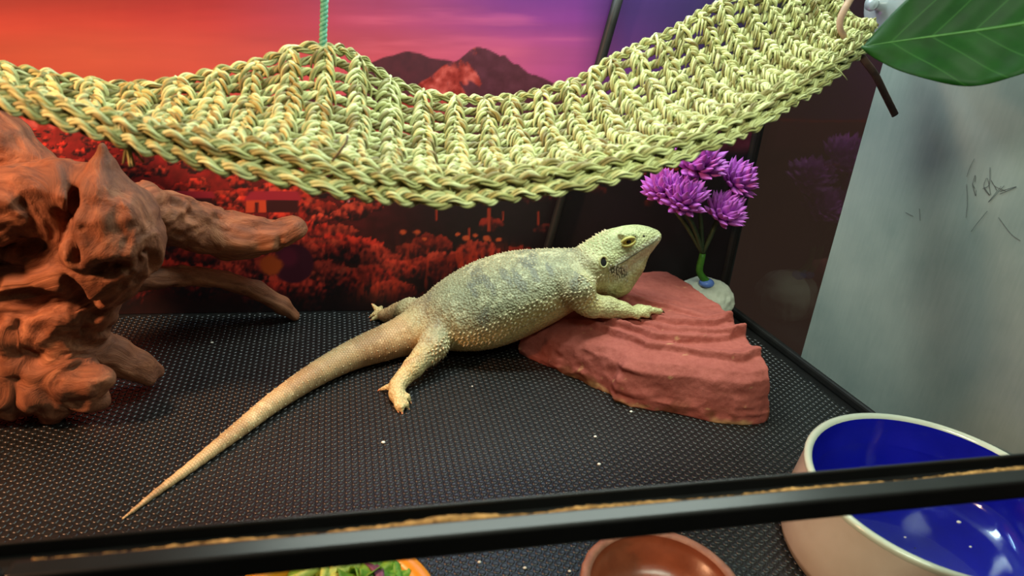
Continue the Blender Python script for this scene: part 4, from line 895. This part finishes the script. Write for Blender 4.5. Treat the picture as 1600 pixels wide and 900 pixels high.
def lump(name, p, r, m, label, cat, group, seed):
    V, F = ellipsoid((0, 0, 0), (r, r*.75, r*.55), 8, 6); V = V*(1+.35*(vnoise(V/r*1.3+seed*7.1, seed)-.5)[:, None]); V[:, 2] = np.maximum(V[:, 2], -r*.40); o = link(name, mk_mesh(name, V, F), m); o.location = (p[0], p[1], p[2]+r*.38); return tag(o, label, cat, group)
for k, (u, v, r) in enumerate(((1498, 817, .0014), (1516, 855, .0008), (1414, 840, .0007))):
    lump('floating_crumb', atz(u, v, .0330), r, M_crumb, 'tiny pale crumb floating on the water in the blue bowl', 'crumb', 'crumbs on the water', k)
WHERE = ['lying between the driftwood root and the lizard\'s tail', 'just in front of the lizard\'s hind foot', 'on the open floor in front of the red slab', 'right against the front foot of the red slab', 'under the shadow of the lizard\'s belly', 'close behind the front rail', 'near the brown bowl\'s left side', 'right beside the rough rim of the brown bowl', 'between the orange bowl and the brown bowl', 'at the foot of the printed backdrop']
for k, (u, v, r) in enumerate(((331, 536, .0013), (599, 692, .0014), (930, 683, .0012), (986, 644, .0013), (738, 604, .0008), (936, 726, .0013), (820, 888, .0011), (890, 893, .0010), (749, 879, .0011), (492, 471, .0010))):
    lump('crumb', atz(u, v, .0004), r, M_crumb, 'tiny white crumb '+WHERE[k], 'crumb', 'crumbs on the floor', 20+k)
M_brown = mottled('brown_resin', lin(112, 54, 32), lin(140, 72, 46), 60, .28, .5, .2, .001); M_brim = mottled('rough_brown_rim', lin(134, 84, 66), lin(160, 108, 88), 160, .5, .4, .8, .001)
BX, BY, BR, BZ = *atz(1036, 916, .026)[:2], .0395, .026
b2 = bowl_thing('brown_bowl', 'small glossy reddish-brown feeding bowl with a rough rim', BX, BY, [(.0005, 0), (BR*.9, 0), (BR*1.02, .004), (BR*1.06, .014), (BR*1.03, BZ-.003)],
    [(BR*1.03, BZ-.003), (BR*1.03, BZ-.001), (BR*1.0, BZ), (BR*.93, BZ), (BR*.905, BZ-.0015)], [(BR*.905, BZ-.0015), (BR*.875, BZ-.006), (BR*.85, BZ-.0065), (BR*.80, .012), (BR*.62, .0065), (.0005, .005)], M_brown, M_brim, M_brown, 64)
for o in b2.children:
    if o.name.startswith(('rim', 'body')):
        v_ = np.zeros(len(o.data.vertices)*3, np.float32); o.data.vertices.foreach_get('co', v_); v_ = v_.reshape(-1, 3); r_ = np.linalg.norm(v_[:, :2], axis=1)
        k_ = 1+.022*(vnoise(np.column_stack([v_[:, :2]*700, v_[:, 2]*300]), 5)-.5)*(r_ > BR*.95); v_[:, :2] *= k_[:, None]; o.data.vertices.foreach_set('co', v_.ravel())
M_org = mottled('orange_plastic', lin(226, 140, 24), lin(240, 160, 44), 30, .35, .5)
OX, OY = atz(518, 962, .03)[:2]; OR, OZ = .0490, .030
bowl_thing('salad_bowl', 'bright orange bowl of chopped salad under the front rail', OX, OY, [(.0005, 0), (OR*.7, 0), (OR*.74, .002), (OR*.92, .018), (OR*.99, OZ-.002)], [(OR*.99, OZ-.002), (OR, OZ-.0005), (OR*.985, OZ+.0006), (OR*.85, OZ-.001), (OR*.83, OZ-.003)], [(OR*.83, OZ-.003), (OR*.72, .010), (OR*.6, .005), (.0005, .004)], M_org, M_org, M_org, 56)
# chopped salad, each piece on its own
def veg(name, c0, c1): return mottled(name, lin(*c0), lin(*c1), 220, .5, .4, .3, .0008)
VG = {'zucchini_strip': (veg('pale_green_flesh', (150, 170, 70), (196, 206, 110)), 'pale green vegetable strip in the orange salad bowl'), 'leaf_strip': (veg('green_leaf_cut', (74, 112, 26), (122, 154, 46)), 'flat green leaf strip in the orange salad bowl'),
      'curly_green': (veg('curly_green_leaf', (58, 106, 22), (130, 170, 52)), 'curly bright green leaf in the orange salad bowl'), 'purple_cabbage': (veg('purple_cabbage', (70, 26, 52), (140, 84, 120)), 'purple cabbage shred in the orange salad bowl'), 'parsley_sprig': (veg('parsley', (60, 120, 30), (110, 168, 60)), 'small lobed parsley leaf in the orange salad bowl')}
def strip_mesh(L, w, th, bend, seed, curl=0.):
    u_ = np.linspace(-.5, .5, 12); P = np.stack([u_*L, bend*L*(u_**2)*2, .10*L*np.sin(u_*3+seed)*bend], -1); mb = MB()
    T, A, B = frames(P); c_, s__ = np.cos(curl*u_*6+seed)[:, None], np.sin(curl*u_*6+seed)[:, None]; A2 = A*c_+B*s__; B2 = -A*s__+B*c_
    tube(mb, P, w*np.sin(np.pi*np.clip(u_+.5, .06, .94))**.4, 8, th/w, frame=(A2, B2)); return mk_mesh('piece', *mb.data())
def curly_mesh(r, seed):
    n, m = 20, 7; a = np.arange(n)*2*math.pi/n; R_ = np.linspace(.08, 1, m); V = []
    for q_ in R_:
        for w in a: V.append((r*q_*math.cos(w), r*q_*math.sin(w), r*.38*q_*q_*math.sin(5*w+seed)+r*.16*q_*math.sin(9*w+2*seed)))
    i = np.arange(m-1)[:, None]*n; j = np.arange(n)[None]; k = (j+1) % n; F = np.stack([i+j, i+k, i+n+k, i+n+j], -1).reshape(-1, 4); V = np.array(V)
    V2 = np.vstack([V, V-np.array([0, 0, .0006])]); nn = len(V); e = (m-1)*n; ed = np.stack([e+np.arange(n), e+(np.arange(n)+1) % n, nn+e+(np.arange(n)+1) % n, nn+e+np.arange(n)], -1)
    c0 = np.stack([np.arange(n), nn+np.arange(n), nn+(np.arange(n)+1) % n, (np.arange(n)+1) % n], -1)
    return mk_mesh('piece', V2, np.vstack([F, F[:, ::-1]+nn, ed, c0]))
placed = [('leaf_strip', 395, 894, .020, .0050, .0008), ('leaf_strip', 455, 892, .024, .0065, .0010), ('zucchini_strip', 425, 898, .018, .0025, .0020), ('zucchini_strip', 490, 890, .022, .0030, .0022), ('leaf_strip', 478, 898, .024, .0060, .0008), ('zucchini_strip', 535, 886, .022, .0040, .0025),
          ('zucchini_strip', 520, 896, .024, .0028, .0020), ('zucchini_strip', 508, 888, .020, .0022, .0020), ('curly_green', 575, 886, .0105, 0, 0), ('curly_green', 560, 896, .0110, 0, 0), ('curly_green', 590, 897, .0090, 0, 0), ('purple_cabbage', 600, 885, .018, .0026, .0010), ('purple_cabbage', 612, 897, .016, .0022, .0012),
          ('parsley_sprig', 632, 892, .0070, 0, 0), ('parsley_sprig', 645, 903, .0065, 0, 0)]
SALAD = {('purple_cabbage', 600): 'longer purple cabbage shred beside the curly green leaves in the orange bowl', ('purple_cabbage', 612): 'shorter purple cabbage shred next to the parsley in the orange bowl', ('parsley_sprig', 632): 'larger lobed parsley leaf inside the orange bowl', ('parsley_sprig', 645): 'smaller parsley leaf touching the orange bowl\'s rim', ('zucchini_strip', 535): 'widest pale green vegetable strip, beside the curly leaves in the orange bowl', ('leaf_strip', 395): 'narrowest flat green leaf strip in the orange salad bowl'}
for k, (nm, u, v, L, w, th_) in enumerate(placed):
    me = strip_mesh(L, w, th_, .25*RNG.normal(), k, .25*RNG.random()) if w else curly_mesh(L, k*1.7)
    p = atz(u, v, .0275); rr_ = math.hypot(p[0]-OX, p[1]-OY); lim = OR*.80-L*.42
    if rr_ > lim: p[:2] = np.array([OX, OY])+(p[:2]-np.array([OX, OY]))*lim/rr_
    p[2] = .0245+.0016*(k % 4)+(0 if w else .001); m_, lb = VG[nm]; o = link(nm, me, m_); o.location = p
    o.rotation_euler = (.25*RNG.normal(), .25*RNG.normal(), (1.1 if nm != 'purple_cabbage' else -1.0)+.5*RNG.normal()); 
    sub = SALAD.get((nm, u)); tag(o, sub if sub else lb, {'zucchini_strip': 'vegetable strip', 'leaf_strip': 'leaf strip', 'curly_green': 'curly leaf', 'purple_cabbage': 'cabbage', 'parsley_sprig': 'parsley'}[nm], nm.replace('_', ' ')+' pieces in the orange bowl')
V, F = lathe([(.0004, .023), (OR*.5, .0225), (OR*.72, .0205), (OR*.70, .0125), (OR*.58, .0065), (.0004, .0055)], 40); V[:, 2] += np.where(V[:, 2] > .019, .0025*(vnoise(V*260, 5)-.5), 0)
o = link('chopped_greens', mk_mesh('chopped_greens', V, F), veg('chopped_greens', (52, 84, 20), (128, 150, 50))); o.location = (OX, OY, 0); tag(o, 'bed of finely chopped greens filling the orange bowl', 'salad', kind='stuff')

# ------------------------------------------------------------------ purple flowers in a white stone base
fx, fy = .3085, .5620
fp = empty('flower_ornament', (fx, fy, 0), 'artificial purple flowers on green stems set in a white stone base', 'ornament')
M_stone = mottled('white_stone', lin(186, 190, 170), lin(214, 216, 196), 60, .75, .3, .7, .002); M_pet = mottled('purple_petal', lin(158, 62, 164), lin(206, 118, 212), 120, .5, .4); M_stem = mottled('green_stem', lin(52, 110, 30), lin(84, 150, 50), 90, .5); M_stem2 = mottled('dull_stem', lin(40, 56, 36), lin(64, 82, 54), 90, .5); M_bead = mottled('blue_bead', lin(92, 128, 214), lin(120, 156, 232), 60, .25)
pf = Field((fx-.036, fy-.033, -.002), (fx+.038, fy+.034, .058), .0014); pf.ell((fx, fy, .016), (.0265, .0255, .0285), .004); pf.ell((fx+.008, fy-.006, .024), (.019, .018, .018), .006)
sl, G = pf.sub(pf.lo, pf.lo+pf.h*pf.n); pf.g = np.maximum(pf.g, (.0003-G[..., 2]).astype(np.float32)); V, F = pf.mesh(); V = relax(V, F, 2); N = vnormals(V, F); V = V+N*(.0040*(ridge(V*np.array([60, 60, 70]), 3, 4)-.6)+.0015*(fbm(V*260, 3, 8)-.5))[:, None]; V[:, 2] = np.maximum(V[:, 2], .0002); child('stone_base', V, F, M_stone, fp)
top = np.array([fx-.004, fy-.010, .0452]); V, F = ellipsoid(top+np.array([0, 0, -.0005]), (.0072, .0066, .0042), 18, 10); child('bead', V, F, M_bead, fp)
HEADS = [(1089, 246, .560, .0250), (1150, 275, .562, .0200), (1068, 304, .545, .0225), (1036, 291, .556, .0195), (1130, 326, .548, .0205)]
fork = aty(1098, 396, top[1])
mb = MB(); tube(mb, spline([top, aty(1093, 424, top[1]), fork], 10), [.0042, .0036, .0033, .0032, .0032, .0032, .0032, .0032, .003, .0028], 9); V, F = mb.data(); child('stem', V, F, M_stem, fp)
pu_ = np.linspace(0, 1, 6); PV = []; a = np.arange(6)*math.pi/3
for q_ in pu_:
    w = .30*math.sin(math.pi*min(q_*.80+.18, 1.))**.8; PV += [(w*math.cos(x), .45*w*math.sin(x)+.25*q_*q_, q_) for x in a]
PV = np.array(PV+[(0, .27, 1.05), (0, 0, -.02)]); i = np.arange(5)[:, None]*6; j = np.arange(6)[None]; k = (j+1) % 6; PF4 = np.stack([i+j, i+k, i+6+k, i+6+j], -1).reshape(-1, 4); j = np.arange(6); PF3 = np.vstack([np.stack([30+j, 30+(j+1) % 6, np.full(6, 36)], -1), np.stack([(j+1) % 6, j, np.full(6, 37)], -1)])
pm = mk_mesh('petal', PV, [PF4, PF3]); pm.materials.append(M_pet)
for hi, (u, v, y, r) in enumerate(HEADS):
    c0 = aty(u, v, y)-np.array([0, 0, r*.25]); tilt = norm(np.array([(u-1092)*.006, -.55, .9]))
    V, F = ellipsoid(c0+tilt*r*.05, (r*.42, r*.42, r*.36), 14, 8); hd_ = child('flower_head', V, F, M_pet, fp)
    mb = MB(); tube(mb, spline([fork, .5*(fork+c0)+np.array([0, 0, .002]), c0-tilt*r*.3], 12), .0021, 7); V, F = mb.data(); child('stem', V, F, M_stem2, fp)
    x = norm(np.cross(tilt, [0, 1., .2])); yv = np.cross(tilt, x); base = np.array(fp.location)
    for k in range(58):
        g_ = k*2.39996; cz = 1-1.18*(k+.5)/58; sz = math.sqrt(max(0, 1-cz*cz)); d = tilt*cz+(x*math.cos(g_)+yv*math.sin(g_))*sz; d = norm(d+.10*RNG.normal(size=3))
        L = r*(.68+.16*RNG.random()); zax = norm(d+.25*tilt*(sz)); xax = norm(np.cross(tilt+.01*x, zax)); yax = np.cross(zax, xax); sc_ = L
        o = link('petal', pm, None, hd_); M4 = Matrix(((xax[0]*sc_*.86, yax[0]*sc_, zax[0]*sc_, 0), (xax[1]*sc_*.86, yax[1]*sc_, zax[1]*sc_, 0), (xax[2]*sc_*.86, yax[2]*sc_, zax[2]*sc_, 0), (0, 0, 0, 1)))
        M4.translation = Vector(c0-base+d*r*.30); o.matrix_local = M4

# ------------------------------------------------------------------ big green leaf at the side wall
M_leaf = mat('leaf_green', lin(30, 84, 22), .55, .15); t = NT(M_leaf); uv = t.coord((1, 1, 1), 'leafuv'); f = t.noise(t.coord(), 40, 4); sx_ = t.n('ShaderNodeSeparateXYZ', {'Vector': uv})
ab_ = t.n('ShaderNodeMath', {0: sx_.outputs['Y']}, operation='ABSOLUTE').outputs[0]
vein = t.n('ShaderNodeMath', {0: t.n('ShaderNodeMath', {0: t.n('ShaderNodeMath', {0: ab_, 1: .55}, operation='MULTIPLY').outputs[0], 1: sx_.outputs['X']}, operation='SUBTRACT').outputs[0], 1: 34.}, operation='MULTIPLY').outputs[0]
vs = t.n('ShaderNodeMath', {0: vein}, operation='SINE').outputs[0]
c = t.ramp(f, [(.3, lin(10, 44, 8)), (.7, lin(20, 66, 14))]); c = t.mix(t.ramp(vs, [(.965, (0,)*3), (1., (.5,)*3)]), c, lin(44, 88, 34)); t.color(c); t.bump(vs, .25, .0012)
LT = aty(1349, 76, .372); LBs = aty(1720, 10, .30); LBs = LBs; axl = LBs-LT; Ln = np.linalg.norm(axl); axl = norm(axl); wd = norm(CD*.92+np.array([0, -.15, 0])); wd = norm(wd-axl*(wd@axl)); nl = np.cross(axl, wd); nl = nl if nl[1] < 0 else -nl
nu_, nv_ = 40, 18; V = []; UVs = []
for i in range(nu_+1):
    a_ = i/nu_; w = .315*Ln*math.sin(math.pi*min(a_*.86+.0, 1))**.85*(1-.15*a_)
    for j in range(nv_+1):
        b_ = j/nv_*2-1; V.append(LT+axl*Ln*a_+wd*w*b_*(1.0 if b_ > 0 else 1.15)+nl*(.022*Ln*math.cos(a_*5)-.10*w*(abs(b_)**1.5)*-1-.05*Ln*a_*a_)+nl*.004*math.sin(a_*16+b_*3)*abs(b_)*.5); UVs.append((a_, b_*w/Ln*2.2, 0))
V = np.array(V); UVs = np.array(UVs); i = np.arange(nu_)[:, None]*(nv_+1)+np.arange(nv_)[None]; F = np.stack([i, i+nv_+1, i+nv_+2, i+1], -1).reshape(-1, 4)
lp = empty('leafy_plant', tuple(LBs), 'large glossy green artificial leaf hanging by the side glass', 'plant')
o = child('leaf', V, F, M_leaf, lp); set_vec(o.data, UVs, 'leafuv'); sm_ = o.modifiers.new('thickness', 'SOLIDIFY'); sm_.thickness = .0007
mb = MB(); tube(mb, [LT+axl*Ln*a_+nl*(.022*Ln*math.cos(a_*5)-.05*Ln*a_*a_+.0004) for a_ in np.linspace(.03, 1, 24)], np.linspace(.0004, .0013, 24), 6); V, F = mb.data(); child('midrib', V, F, mottled('leaf_rib', lin(46, 92, 34), lin(66, 112, 48), 100, .5), lp)
mb = MB(); e_ = LT+axl*Ln+nl*(.022*Ln*math.cos(5)-.05*Ln); tube(mb, spline([e_, e_+axl*.015+np.array([.008, 0, .008]), np.array([wall_x(.28)-.001, .28, e_[2]+.035])], 12), .0016, 7); V, F = mb.data(); child('leaf_stalk', V, F, M_stem, lp)
